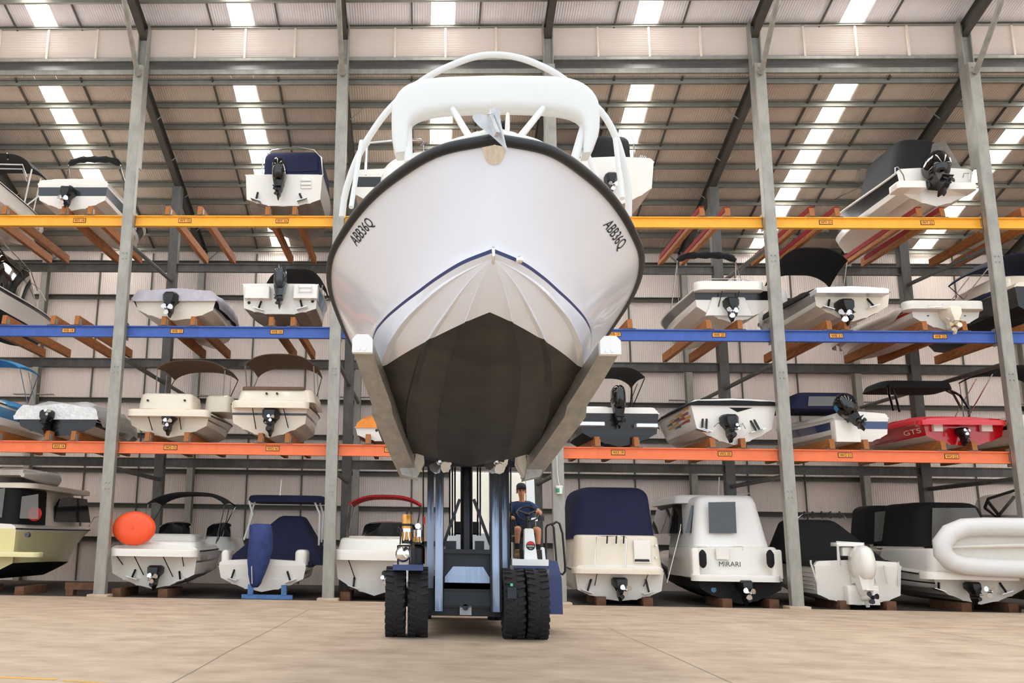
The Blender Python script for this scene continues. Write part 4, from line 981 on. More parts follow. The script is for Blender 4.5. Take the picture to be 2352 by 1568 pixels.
        pw = piv if piv else min(s.W*.95, w*1.02)
        for sg in (-1, 1):
            e = f(1).z-.03; 
            b = MB()
            b.tube([(xc+sg*w, y+.04, e), (sg*pw, y+L*.5, zg)], r, tube, 6); b.tube([(xc+sg*w*front[0], y+L-.04, e+front[1]), (sg*pw, y+L*.5, zg)], r, tube, 6)
            b.tube([(xc+sg*w*.98, y+L*.5, e+front[1]*.5), (sg*pw, y+L*.95, zg)], r*.8, tube, 6)
            b.build('bimini_frame', s.root)
    def bundle(s, xl, xr, yt, ye, y=.8, m='canvas_black', r=.09, pz=.2, back=.7, tube='steel'):
        f = s.arc(xl, xr, yt, ye, y, 4.); b = MB(); P = [f(-1+2*j/14) for j in range(15)]
        b.tube(P, [r*(.55 if j in (0, 14) else 1+.16*math.sin(j*2.1)) for j in range(15)], m, 10); s.part(b, 'furled_bimini')
        for sg in (-1, 1):
            e = f(sg); b = MB(); b.tube([e, (sg*s.W*.93, y+back, s.H+pz)], .016, tube, 6); b.tube([e+Vector((0, .03, 0)), (sg*s.W*.95, y-back*.4, s.H+pz)], .014, tube, 6); b.build('bimini_frame', s.root)
    def cover(s, m='canvas_grey', h=.35, skirt=.12, t1=1., wr=.02, over=.05, y0=-.03, sk0=None, bulge=.6, nm='boat_cover'):
        rnd = random.Random(int(s.loc.x*100)); b = MB(); rings = []; n = 30
        for i in range(n+1):
            t = t1*i/n; p = s.top(t, 1); a = min(1, .4+5.*t); hh = h*(a**.5)*(1-.55*max(0, t-.5)/.5); ring = []
            k_ = sk0 if (sk0 is not None and t < .05) else skirt
            w = p.x+over
            prof = [(-w, -k_), (-w*1.02, 0), (-w*.97, hh*.45), (-w*.8, hh*.82), (-w*.45, hh*.97), (0, hh), (w*.45, hh*.97), (w*.8, hh*.82), (w*.97, hh*.45), (w*1.02, 0), (w, -k_)]
            fine = []
            for q in range(len(prof)-1):
                for e in range(3): fine.append(tuple(prof[q][z]+(prof[q+1][z]-prof[q][z])*e/3 for z in (0, 1)))
            fine.append(prof[-1])
            for j, (x, z) in enumerate(fine): 
                nz = wr*(.8*math.sin(j*.9+i*.55+2*math.sin(i*.4))+.25*rnd.uniform(-1, 1))*(1-t*.5)
                ring.append((x*(1+nz*.4), y0+p.y-(.03 if i == 0 else 0), p.z+z+nz))
            rings.append(ring)
        b.loft(rings, m, False); b.add(list(rings[0]), [tuple(range(len(rings[0])))], m)
        return s.part(b, nm, sharp=60)
    def tent(s, bl, br, yb, tl, tr, yt, y, d, m, top=.2, r=.18, tfrac=.85, lean=.0, win=(), nm='canvas_enclosure', wm='vinyl_clear', arch=.0):
        A, B = s.P(bl, yb, y), s.P(br, yb, y); C, D = s.P(tl, yt, y+lean), s.P(tr, yt, y+lean)
        h = (C.z+D.z)/2-(A.z+B.z)/2
        b = MB(); b.rbox(((A.x+B.x)/2, y+d/2, (A.z+B.z)/2), (B.x-A.x, d, h), m, r=r, top=min(top, h*.45), taper=((D.x-C.x)/(B.x-A.x), tfrac), shift=((C.x+D.x-A.x-B.x)/2, lean), cs=5, top_n=4)
        o = s.part(b, nm, sharp=50)
        for poly, yy, w in win:
            b = MB(); P = [s.P(px, py, yy) for px, py in poly]; b.loft([P, [p+Vector((0, .01, 0)) for p in P]], w); s.part(b, 'window_panel', parent=o)
        return o
    def screen(s, xl, xr, yt, yb, y, d=.9, m='glass_clear', frame='steel', rake=.35):
        A, B = s.P(xl, yb, y), s.P(xr, yt, y); w = (B.x-A.x)/2; xc = (A.x+B.x)/2; z0 = A.z; h = B.z-A.z
        path = [(-1, 0), (-.98, .35), (-.85, .7), (-.45, .93), (0, 1), (.45, .93), (.85, .7), (.98, .35), (1, 0)]
        b = MB(); lo = [Vector((xc+w*u, y+d*v, z0)) for u, v in path]; hi = [Vector((xc+w*u*.9, y+d*v-rake*h*v, z0+h*(.7+.3*v))) for u, v in path]
        n = len(path); b.add(lo+hi, [(i, i+1, n+i+1, n+i) for i in range(n-1)], m); o = s.part(b, 'windscreen')
        b = MB(); b.tube(hi, .016, frame, 6); s.part(b, 'windscreen_frame')
    def pipe(s, nm, pts, r=.016, m='steel', n=6):
        b = MB(); b.tube([s.P(*q) for q in pts], r, m, n); s.part(b, nm)
    def fender(s, px, yt, yb, y, m='pvc_white', r=.09):
        A, B = s.P(px, yt, y), s.P(px, yb, y); h = A.z-B.z; b = MB(); b.lathe([(.02, B.z), (r*.7, B.z+.08*h), (r, B.z+.25*h), (r, B.z+.75*h), (r*.7, B.z+.9*h), (.02, B.z+h)], (A.x, y, 0), m, 'z', 12); s.part(b, 'fender')
    def spots(s, nm, lst, y=-.03, r=.03, m='plastic_black'):
        for px, py in lst:
            p = s.P(px, py, y); b = MB(); b.lathe([(r, y-.01), (r, y+.1)], (p.x, 0, p.z), m, 'y', 10); s.part(b, nm)
# ---- yellow level
B = Boat('white centre-console boat with round black T-top, left edge of yellow beam', (-165, 0, 420, 455, 482), L=5.2, bottom='gel_white', Y0=.3, rise=.1)
B.side_text('GCOM', .58, .78, .3, .62, 'ink', 1)
B.bimini(-110, 74, 352, 385, y=1.6, L=1.6, m='canvas_black', ex=4, tube='pvc_white', piv=.75, pz=.1, r=.025)
for a in ((0, 376, 1.7), (0, 386, 2.3)): B.pipe('top_tube', [(-60, a[1], a[2]), (52, a[1]+2, a[2]), (62, a[1]+30, a[2])], .02, 'pvc_white')
B.pipe('rod_holder', [(18, 352, 1.8), (18, 366, 1.8)], .03, 'steel'); B.outboard(-85, 395, 490)

B = Boat('white bowrider with dark grey stern band and furled black canopy above plate WY 14', (90, 250, 425, 461, 484), L=6., bands=((.25, .8, 'gel_slate'),), tband=True, rail='gel_white', bottom='bottom_tan', Y0=.25)
B.upper(100, 236, 408, 428, y=.0, d=1.5, taper=(.9, .95)); B.drive(155, 428, 478); B.bundle(158, 276, 366, 378, y=2.0, r=.1, pz=.12)
B.spots('deck_light', [(100, 446), (240, 446)], m='steel', r=.02)

B = Boat('white boat with upright black outboard and navy canopy above plate WY 16', (566, 741, 405, 459, 474), L=5.6, bottom='bottom_grey', Y0=.2, dh=.02, rail='gel_white', cw=.95)
B.outboard(642, 364, 458, w=.95); B.tent(604, 742, 400, 606, 738, 339, 1.1, 2.2, 'canvas_navy', top=.3, win=(([(618, 372), (728, 366), (730, 392), (620, 396)], 1.08, 'canvas_navy'),), tfrac=.9)
B.pipe('canopy_bow', [(602, 400, 1.05), (604, 362, 1.05), (625, 345, 1.05), (680, 337, 1.05), (722, 344, 1.05), (738, 362, 1.05), (742, 402, 1.05)], .02, 'steel')
B.slab('stern_step', 690, 716, 408, 432, -.1, .1, 'gel_white', r=.02); B.rods('ladder_rail', [((690, 425, -.12), (714, 425, -.12)), ((690, 416, -.12), (714, 416, -.12))], .012, 'steel')
B.tabs([(592, 442, 588, 458), (688, 445, 694, 458)]); B.rods('transom_pipe', [((590, 438, -.02), (592, 456, -.05)), ((690, 438, -.02), (692, 456, -.05))], .012, 'steel')

B = Boat('white boat with black stern window seen behind the left flank of the lifted boat', (812, 990, 402, 448, 478), L=6., bands=((.35, .85, 'gel_black'),), tband=True, Y0=.3)
B.upper(818, 985, 386, 404, y=.05, d=1.5)
B.pipe('bimini_frame', [(838, 398, .8), (840, 336, .8), (845, 327, .8), (965, 319, .8), (974, 326, .8), (972, 390, .8)], .02); 
for i in range(3): B.pipe('rod_holder', [(816+i*5, 388, .1), (812+i*5, 372, .1)], .016, 'pvc_white')

B = Boat('white fishing boat with black canopy seen behind the right flank of the lifted boat', (1322, 1499, 376, 434, 474), L=6., Y0=.3, bottom='bottom_tan', rail='gel_white')
B.upper(1326, 1496, 370, 382, y=.03, d=1.2, r=.1); B.drive(1404, 398, 444); B.tent(1318, 1452, 372, 1330, 1448, 302, 1.3, 2., 'canvas_black', top=.3, tfrac=.9)
B.pipe('canopy_bow', [(1455, 372, 1.2), (1456, 330, 1.2), (1448, 310, 1.2)], .018); B.spots('skin_fitting', [(1452, 396), (1478, 396), (1488, 394), (1460, 414)], r=.02)
for i in range(4): B.pipe('rod_holder', [(1464+i*4, 372+i, .1), (1472+i*4, 356+i, .1)], .012, 'pvc_white')
B.slab('bilge_outlet', 1494, 1500, 400, 425, -.05, .15, 'plastic_black', r=.02)

B = Boat('black-sided boat with big tilted black outboard and black canopy above plate WY 22', (2056, 2230, 400, 443, 474), L=6.6, bands=((.3, .95, 'gel_black'),), bottom='bottom_tan', rail='gel_white', Y0=.15, rise=.5, flare=.02)
B.slab('stern_platform', 2064, 2130, 414, 430, -.55, .6, 'gel_white', r=.1); B.slab('stern_platform', 2178, 2245, 418, 434, -.55, .6, 'gel_white', r=.1)
B.outboard(2152, 350, 468, y=-.55, tilt=.45, w=1.15, roll=.12); B.tent(2052, 2206, 402, 2072, 2164, 306, .8, 2.6, 'canvas_black', top=.25, r=.3, tfrac=.8, win=(([(2128, 395), (2142, 330), (2170, 322), (2212, 392)], .76, 'vinyl_clear'),))
B.screen(1975, 2075, 370, 412, 3.3, .9, 'glass_clear')
B.pipe('stern_rail', [(2056, 400, -.1), (2056, 385, -.1), (2062, 383, -.1), (2075, 402, -.3), (2080, 425, -.5)], .018); B.pipe('bow_rail', [(2050, 420, 3.), (2000, 420, 4.0), (1935, 448, 5.6), (1905, 465, 6.2), (1895, 485, 6.7), (1900, 500, 6.6)], .018)
B.pipe('stern_rail', [(2212, 408, -.1), (2214, 398, -.1), (2226, 398, -.1), (2226, 412, -.1)], .014)

# ---- blue level
B = Boat('white cabin boat with black wheelhouse, cut off by left edge above blue beam', (-190, -8, 655, 700, 735), L=6.6, bottom='bottom_black', bands=((.86, 1., 'gel_black'),), Y0=.25, rise=.15)
B.tent(-180, -4, 652, -165, -12, 560, .8, 3.2, 'glass_dark', top=.2, r=.4, tfrac=.75, lean=.5)
B.pipe('windscreen_frame', [(0, 570, 1.), (20, 600, 2.), (48, 625, 3.), (62, 672, 3.2)], .03, 'gloss_black'); B.pipe('windscreen_frame', [(10, 560, 1.8), (50, 600, 3.), (72, 625, 4.), (86, 668, 4.4)], .018, 'steel'); B.pipe('bow_rail', [(60, 640, 4.2), (92, 665, 5.), (106, 690, 5.6)], .018)

B = Boat('cream boat under lavender grey cover above plate WB 15', (312, 497, 690, 713, 736), L=6.1, cw=.92, bottom='bottom_tan', bands=((.2, .9, 'gel_slate'),), top='gel_cream', transom='gel_cream', Y0=.3, strakes=True)
B.cover('canvas_grey', h=.46, skirt=.15, sk0=.07, wr=.03, y0=-.1); B.drive(392, 672, 728); B.rods('cover_strap', [((318, 689, -.06), (360, 682, -.06)), ((440, 680, -.06), (442, 690, -.06))], .014)

B = Boat('white aluminium boat with blue sides and grey outboard above plate WB 16', (560, 731, 655, 709, 721), L=5.6, bottom='bottom_grey', bands=((.3, .95, 'gel_blue'),), transom='gel_white', Y0=.15, cw=.95, dh=.02, rail='alu')
B.outboard(645, 610, 708, m='gel_slate', leg='gel_slate', w=.85); B.bimini(612, 742, 617, 650, y=1.4, L=1.7, m='canvas_black', ex=4, pz=.05)
B.slab('stern_pod', 560, 620, 656, 684, -.3, .4, 'gel_white', r=.05); B.slab('stern_pod', 672, 730, 654, 684, -.3, .4, 'gel_white', r=.05); B.spots('skin_fitting', [(572, 695), (718, 692)], r=.045)
B.tabs([(600, 692, 594, 708), (690, 690, 694, 706)]); B.rods('ladder_rail', [((686, 655, -.34), (686, 672, -.34)), ((716, 655, -.34), (716, 672, -.34)), ((686, 660, -.34), (716, 660, -.34)), ((686, 670, -.34), (716, 670, -.34))], .014, 'pvc_white')

B = Boat('white and black wakeboat with furled black canopy above plate WB 20', (1592, 1768, 668, 706, 742), L=6.4, bands=((.4, .95, 'gel_black'),), tband=True, bottom='bottom_tan', Y0=.3, rail='gel_white')
B.platform(1600, 1757, 645, 664, d=.5, y=-.45); B.drive(1680, 684, 738, ppx=(1683, 715), pr=.17); B.bundle(1556, 1690, 586, 598, y=2.0, r=.1, pz=.15)
B.slab('drive_pod', 1622, 1728, 682, 724, -.12, .2, 'gel_white', r=.04, taper=(.7, 1)); B.rods('gas_strut', [((1662, 655, -.3), (1650, 704, -.14)), ((1702, 655, -.3), (1692, 690, -.14))], .014)
B.pipe('stern_rail', [(1605, 650, -.1), (1625, 640, -.1), (1700, 640, -.1), (1730, 648, -.1)], .014)

B = Boat('white boat with flat black cover and raised black canopy above plate WB 21', (1866, 2040, 672, 704, 738), L=6.6, bands=((.3, .9, 'gel_grey'),), bottom='bottom_tan', Y0=.2, transom='gel_cream', rise=.5)
B.cover('canvas_black', h=.34, skirt=.02, wr=.01, t1=.55, y0=.4); B.slab('swim_platform', 1876, 2044, 662, 672, -.5, .5, 'alu', r=.05); B.drive(1942, 688, 748, ppx=(1942, 722), pr=.2)
B.bimini(1790, 1948, 568, 598, y=2.2, L=1.4, ex=3, pz=.3, front=(1., -.45)); B.tabs([(1905, 688, 1902, 706), (1992, 686, 2006, 702)]); B.fender(1800, 668, 706, 2.6); B.fender(1748, 715, 748, 4.4)

B = Boat('white and maroon boat under grey cover with beige drive above plate WB 22', (2090, 2248, 710, 730, 758), L=6.6, bands=((.55, .85, 'flame_b'),), bottom='bottom_tan', Y0=.25, top='gel_white')
B.cover('canvas_tan', h=.3, skirt=.14, sk0=.02, wr=.03, y0=.25); B.platform(2084, 2264, 690, 708, d=.5, m='pvc_grey', y=-.45); B.drive(2185, 704, 768, m='gel_cream', prop='bronze', ppx=(2192, 748), pr=.14)
B.spots('skin_fitting', [(2131, 724), (2216, 724)], m='stripe_navy', r=.035); B.pipe('platform_ladder', [(2134, 698, -.5), (2134, 706, -.5), (2166, 704, -.5), (2166, 696, -.5)], .014)

B = Boat('black-hulled boat with navy canopy, cut off by right edge above blue beam', (2326, 2520, 660, 705, 742), L=7.2, top='gel_black', bottom='bottom_black', Y0=.2, deck='gel_cream', rail='gel_cream', rise=.3)
B.slab('cabin_top', 2290, 2500, 625, 662, 1., 3., 'gel_cream', r=.5, top=.1, taper=(.8, .8)); B.bimini(2270, 2470, 580, 612, y=1.4, L=2.2, m='canvas_navy', ex=3, pz=.3); B.cover('canvas_navy', h=.3, skirt=0, t1=.6, y0=.8, wr=.01)

# ---- orange level
B = Boat('white and blue boat with light blue canopy, left edge above orange beam', (-190, 2, 925, 972, 1002), L=6., bands=((.35, .85, 'gel_blue'),), bottom='bottom_tan', Y0=.25, rise=.1)
B.cover('canvas_blue', h=.28, skirt=.03, wr=.02, t1=.75, y0=.5); B.bimini(-150, 47, 822, 842, y=1.2, L=1.4, m='canvas_blue', pz=.25)

B = Boat('black boat under shiny silver cover above plate WO 14', (44, 226, 958, 980, 1002), L=6., top='gel_black', bands=((.5, .62, 'gel_white'),), bottom='bottom_tan', Y0=.25, rise=.1)
B.cover('canvas_silver', h=.52, skirt=.2, sk0=.1, wr=.04, y0=-.12); B.drive(108, 942, 996, ppx=(108, 945), pr=.1)

B = Boat('cream boat with brown canopy above plate WO 15', (299, 482, 952, 978, 1005), L=6., top='gel_cream', bottom='bottom_tan', bands=((.45, .6, 'gel_slate'),), Y0=.35, deck='gel_cream')
B.platform(287, 478, 940, 954, d=.6, m='gel_cream', y=-.55); B.upper(314, 446, 902, 938, y=.0, d=1.2, m='gel_cream'); B.upper(466, 530, 906, 945, y=1.0, d=1.6, m='gel_cream'); B.drive(388, 944, 1000, ppx=(384, 968), pr=.13)
B.bimini(359, 518, 826, 846, y=1.0, L=2.0, m='canvas_brown', pz=.25); B.rods('gas_strut', [((338, 946, -.4), (350, 988, -.1)), ((410, 940, -.4), (416, 986, -.1))], .014); B.spots('vent', [(339, 919), (424, 919)], y=-.02, r=.03)

B = Boat('cream cruiser with tall brown canopy above plate WO 16', (533, 708, 930, 973, 1005), L=6.4, top='gel_cream', bottom='bottom_tan', bands=((.42, .55, 'gel_slate'),), tband=True, Y0=.3, deck='gel_cream')
B.platform(531, 708, 921, 935, d=.55, m='gel_cream', y=-.5); B.upper(542, 724, 892, 922, y=.05, d=2.2, m='gel_cream'); B.drive(622, 938, 1002, ppx=(621, 958), pr=.11)
B.bimini(561, 722, 812, 836, y=.9, L=2.2, m='canvas_brown', pz=.35); B.rods('gas_strut', [((578, 925, -.4), (588, 985, -.1)), ((648, 925, -.4), (662, 982, -.1))], .014); B.spots('vent', [(612, 903), (636, 903)], y=.03, r=.03); B.spots('skin_fitting', [(570, 951), (670, 951)], r=.02)
B.slab('sun_pad', 556, 700, 888, 894, .1, 1.4, 'canvas_brown', r=.08)

B = Boat('small white dinghy with orange cover beside the left fork of the lifter', (817, 960, 982, 1000, 1014), L=4.6, bottom='bottom_brown', Y0=.25, rail='gel_white', rise=.2)
B.cover('canvas_orange', h=.42, skirt=.02, wr=.01, over=-.02); B.spots('skin_fitting', [(865, 988)], r=.04)

B = Boat('black and white boat with black outboard and canopy above plate WO 19', (1331, 1511, 950, 996, 1026), L=6., top='gel_black', bottom='bottom_black', Y0=.2, deck='gel_white', rail='gel_white')
B.upper(1331, 1404, 932, 954, y=-.05, d=1.0, r=.06); B.upper(1440, 1510, 934, 956, y=-.05, d=1.0, r=.06); B.outboard(1420, 884, 984, w=.9)
B.bimini(1368, 1482, 843, 866, y=1.0, L=1.8, ex=3, pz=.25, tube='plastic_black'); B.slab('stern_platform', 1328, 1390, 968, 976, -.4, .4, 'alu', r=.03); B.slab('stern_platform', 1462, 1512, 972, 980, -.4, .4, 'alu', r=.03)
B.spots('skin_fitting', [(1430, 985), (1450, 982), (1462, 965)], m='steel', r=.02)

B = Boat('white speedboat with flame graphics and black cover above plate WO 20', (1584, 1780, 930, 986, 1022), L=6.6, cw=.86, bottom='bottom_tan', Y0=.15, rail='gel_white', rise=.1)
B.cover('canvas_black', h=.16, skirt=.04, wr=.008); B.drive(1676, 952, 1016, ppx=(1698, 978), pr=.1)
for k, (t, q, ln, m) in enumerate([(.04, .9, .10, 'flame_a'), (.05, .72, .16, 'flame_b'), (.04, .55, .13, 'flame_a'), (.06, .42, .2, 'flame_b'), (.14, .8, .14, 'flame_a'), (.2, .66, .2, 'flame_c'), (.24, .5, .2, 'flame_a'), (.22, .36, .16, 'flame_c'), (.36, .6, .16, 'flame_c'), (.38, .44, .14, 'flame_a'), (.12, .6, .2, 'flame_b'), (.3, .72, .12, 'flame_a')]):
    b = MB(); n = 5
    pts = [(t, q+.06), (t+ln*.4, q+.05), (t+ln, q+.015), (t+ln*.55, q), (t+ln*.9, q-.05), (t+ln*.3, q-.04), (t, q-.06)]
    b.add([B.side(a, c, -1) for a, c in pts], [tuple(range(len(pts)))], m); b.build('flame_decal', B.root, recalc=False)
b = MB(); P = [B.P(x, y, -.1) for x, y in ((1600, 921), (1612, 914), (1700, 914), (1776, 926), (1780, 934), (1745, 932), (1694, 946), (1655, 926), (1615, 919))]; b.loft([P, [p+Vector((0, .06, 0)) for p in P]], 'canvas_black'); B.part(b, 'cover_flap')
B.spots('exhaust_outlet', [(1648, 946), (1712, 946)], r=.06, y=-.06); B.tabs([(1614, 962, 1612, 986), (1623, 962, 1622, 986), (1724, 966, 1736, 988), (1732, 964, 1744, 986)]); B.rods('stern_light', [((1612, 930, -.1), (1632, 930, -.1))], .02, 'steel')
B.pipe('hose', [(1640, 980, -.2), (1648, 972, -.3), (1660, 968, -.2)], .014); B.pipe('hose', [(1690, 985, -.2), (1706, 972, -.3), (1712, 984, -.2)], .014)

B = Boat('white and navy runabout with black outboard and navy canopy above plate WO 21', (1912, 2037, 960, 997, 1018), L=5.8, bands=((.3, .78, 'gel_navy'),), tband=True, bottom='bottom_tan', Y0=.2, rail='gel_white')
B.slab('outboard_bracket', 1922, 1975, 964, 1014, -.3, .35, 'gel_white', r=.04); B.outboard(1952, 906, 1002, y=-.55, tilt=.35, roll=-.45, w=1.15, stripe='gel_blue'); B.outboard
B.tent(1815, 1975, 938, 1832, 1968, 898, 1.6, 1.6, 'canvas_navy', top=.2, win=(([(1858, 910), (1920, 910), (1922, 932), (1856, 932)], 1.55, 'vinyl_clear'),), tfrac=.9); B.screen(1812, 1960, 936, 962, 2.4, 1.0)
B.spots('cleat', [(1934, 920)], y=.0, r=.03, m='steel')

B = Boat('red sports boat with black tower above plate WO 22', (2118, 2302, 972, 1002, 1025), L=6.4, top='gel_red', deck='gel_red', bottom='bottom_tan', Y0=.25, rail='steel', rise=.2, transom='gel_red')
B.platform(2118, 2318, 964, 974, d=.55, m='gel_red', y=-.5); B.cover('canvas_red', h=.3, skirt=.0, wr=.012, t1=.6, y0=.2); B.drive(2212, 982, 1024, ppx=(2222, 990), pr=.1)
B.side_text('GTS', .18, .03, .3, .68, 'gel_white', -1)
B.tent(2022, 2196, 890, 2030, 2190, 872, 2.0, 1.4, 'canvas_black', top=.12, r=.3, tfrac=.95, nm='tower_canopy')
for nm, P in (('tower_leg', [(2040, 885, 2.0), (2042, 905, 2.2), (2052, 942, 2.4)]), ('tower_leg', [(2050, 885, 2.4), (2056, 905, 2.4), (2066, 945, 2.6)]), ('tower_leg', [(2150, 885, 2.2), (2190, 905, 2.2), (2208, 938, 2.2)]), ('tower_leg', [(2165, 885, 2.6), (2205, 908, 2.4), (2226, 938, 2.4)])): B.pipe(nm, P, .035, 'gloss_black', 8)
for xa, xb in ((2146, 2166), (2256, 2280)): B.slab('trim_tab', xa, xb, 972, 990, -.2, .15, 'gel_white', r=.03)

B = Boat('white and black boat cut off by right edge above orange beam', (2322, 2500, 965, 1002, 1030), L=6.4, bands=((.45, .75, 'gel_black'),), bottom='bottom_tan', Y0=.3, top='gel_cream', deck='gel_cream')
B.cover('canvas_black', h=.2, skirt=0, t1=.5, y0=1., wr=.01); B.bimini(2280, 2450, 838, 856, y=1.4, L=1.8, ex=3, pz=.2)
# ---- on the floor
GF = 'boats stored on the floor'
B = Boat('pale yellow cabin cruiser with black canvas at left edge of the floor', (-200, 42, 1212, 1292, 1336), L=7.7, top='gel_yellow', bottom='bottom_black', Y0=.6, rise=.05, kr=.82, cr=.24, cw=.96, group=GF, full=4., transom='gel_yellow', bands=((.93, 1., 'gel_white'),), flare=.0, name='cabin_cruiser')
B.platform(-190, 86, 1268, 1275, d=.6, m='gel_yellow', y=-.55)
B.tent(-190, 40, 1214, -180, 48, 1112, .4, 2.2, 'canvas_black', top=.15, r=.3, tfrac=.95, win=(([(45, 1190), (50, 1140), (88, 1134), (88, 1192)], .3, 'vinyl_clear'), ([(-20, 1190), (-14, 1125), (12, 1120), (4, 1188)], .35, 'vinyl_clear')))
B.tent(-150, 112, 1214, -140, 100, 1120, 2.4, 2.9, 'gel_cream', top=.1, r=.3, tfrac=.85, nm='wheelhouse')
b = MB(); P = [B.P(x, y, yy) for x, y, yy in ((124, 1198, 2.9), (126, 1165, 2.9), (138, 1145, 2.95), (160, 1141, 3.5), (200, 1146, 4.6), (208, 1200, 4.7))]
b.loft([P, [p+Vector((-.03, .0, 0)) for p in P]], 'glass_dark'); B.part(b, 'side_window')
B.slab('roof', -180, 78, 1108, 1117, .4, 4.9, 'gel_cream', r=.4, top=.05); B.spots('vent', [(62, 1228)], r=.07, m='gel_slate')
B.pipe('bow_rail', [(205, 1208, 4.8), (216, 1188, 5.2), (240, 1184, 6.2)], .018)
b = MB(); b.lathe([(.1, -.03), (.15, -.05), (.2, 0), (.15, .05), (.1, .03)], B.P(80, 1180, .5), 'red_plastic', 'y', 16); B.part(b, 'lifebuoy', 'red lifebuoy behind the canvas window')
rt = B.P(60, 1108, 1.0).z
o = B.loc+Vector((.6, 2.2, rt+.0)); tn_ = thing('inflatable_dinghy', o, 'grey inflatable dinghy lying upside down on the cabin roof of the yellow cruiser', 'dinghy')
b = MB(); Pp = [(.55, -1.5), (.62, 0), (.6, .8), (.35, 1.4), (0, 1.6), (-.35, 1.4), (-.6, .8), (-.62, 0), (-.55, -1.5)]
b.tube([(x, y, .2) for x, y in Pp], [.06]+[.2]*7+[.06], 'pvc_white', 12); b.build('tube', tn_)
b = MB(); b.loft([[(x*k, y*k, z) for x, y in Pp] for k, z in ((.95, .2), (.9, .36), (.5, .46))], 'pvc_grey'); b.build('floor_panel', tn_)

B = Boat('white bowrider with black canopy and large orange float on its stern', (257, 456, 1264, 1318, 1352), L=6.4, Y0=.5, bottom='gel_white', group=GF, rise=.2, bands=((.5, .58, 'gel_slate'),))
B.platform(247, 450, 1262, 1276, d=.65, y=-.6); B.upper(275, 452, 1243, 1266, y=-.1, d=1.6, taper=(.92, .9)); B.upper(300, 450, 1226, 1246, y=1.2, d=1.4); B.drive(356, 1298, 1356, ppx=(349, 1326), pr=.15)
B.screen(362, 440, 1198, 1236, 2.6, .8, 'glass_dark'); B.screen(472, 532, 1200, 1238, 2.6, .8, 'glass_dark'); B.slab('foredeck', 360, 536, 1232, 1262, 2.6, 2.6, 'gel_white', r=.5, top=.08, taper=(.9, .9)); B.bimini(338, 518, 1132, 1156, y=1.6, L=1.6, pz=.2); B.rods('gas_strut', [((268, 1276, -.4), (282, 1296, -.1)), ((308, 1276, -.4), (330, 1320, -.1)), ((374, 1276, -.4), (397, 1324, -.1)), ((418, 1276, -.4), (422, 1300, -.1))], .014)
B.tabs([(311, 1308, 304, 1324), (412, 1312, 414, 1330)]); B.side_text('REGAL', .06, .2, .58, .8, 'gel_grey', 1)
q = at(308, 1213, .15); fo = thing('float_disc', (q.x, q.y, at(308, 1252, .15).z), 'round bright orange inflatable float standing on the white bowrider stern', 'float')
b = MB((q.x, q.y, at(308, 1252, .15).z)); rz = at(308, 1174, .15).z-q.z; rx = at(358, 1213, .15).x-q.x
rings = []
for (k, y) in ((.05, -.17), (.5, -.17), (.8, -.15), (.93, -.1), (1., 0), (.93, .1), (.8, .15), (.05, .17)):
    rings.append([(q.x+rx*k*math.cos(2*pi*j/36)*(1+.012*math.sin(j*3)*(k > .8)), q.y+y, q.z+rz*k*math.sin(2*pi*j/36)*(1+.012*math.sin(j*3)*(k > .8))) for j in range(36)])
b.loft(rings, 'fender_orange'); b.build('disc', fo)
b = MB((q.x, q.y, at(308, 1252, .15).z)); b.lathe([(.03, -.2), (.03, -.16)], (q.x+.0, q.y, q.z+.02), 'fender_orange', 'y', 10); b.build('valve', fo)

B = Boat('white centre console boat under navy cover with blue-bagged outboard', (503, 704, 1298, 1328, 1359), L=6.0, Y0=.45, bottom='gel_white', group=GF, bands=((.3, .6, 'gel_black'),), rise=.3)
B.cover('canvas_navy', h=.3, skirt=.05, wr=.012, y0=.5, t1=.9)
B.tent(508, 742, 1296, 632, 684, 1182, .9, 3.0, 'canvas_navy', top=.08, r=.12, tfrac=.35, nm='console_cover')
b = MB(); rings = []
for (py, wl, wr, dd) in ((1202, 580, 616, .18), (1206, 572, 622, .3), (1230, 571, 625, .36), (1262, 568, 624, .36), (1290, 566, 616, .32), (1318, 568, 606, .26), (1340, 572, 597, .18), (1349, 576, 590, .08)):
    A, C = B.P(wl, py, -.6), B.P(wr, py, -.6); xc = (A.x+C.x)/2; w = (C.x-A.x)/2
    rings.append([(xc+w*math.cos(2*pi*k/14)*(1+.05*math.sin(k*3+py)), -.45+dd*math.sin(2*pi*k/14), A.z) for k in range(14)])
b.loft(rings, 'cover_blue'); B.part(b, 'outboard_cover', 'blue canvas bag over the outboard', sharp=60)
B.pipe('cover_seam', [(578, 1300, -.78), (579, 1340, -.7)], .012, 'pvc_white')
B.tent(566, 742, 1152, 566, 742, 1136, 1.6, 2.0, 'canvas_navy', top=.1, r=.35, nm='hard_top'); B.slab('top_frame', 570, 738, 1143, 1150, 1.7, 1.8, 'pvc_white', r=.3, top=.02)
for P in ([(572, 1150, 1.7), (580, 1180, 1.7), (560, 1240, 1.6)], [(586, 1150, 1.9), (575, 1185, 1.9), (568, 1236, 2.)], [(722, 1150, 1.8), (734, 1180, 1.8), (732, 1252, 1.8)], [(734, 1152, 2.2), (742, 1180, 2.2), (738, 1245, 2.2)]): B.pipe('top_leg', P, .03, 'pvc_white', 8)
B.pipe('antenna', [(643, 1138, 1.8), (646, 1100, 1.8)], .012, 'steel'); B.tabs([(538, 1308, 532, 1326), (660, 1312, 666, 1332)]); B.spots('skin_fitting', [(551, 1308), (643, 1313)], r=.03)
B.slab('stern_corner', 676, 704, 1262, 1302, -.05, .8, 'gel_white', r=.1, top=.1); B.slab('stern_corner', 506, 526, 1262, 1300, 0, .6, 'gel_white', r=.08, top=.1)

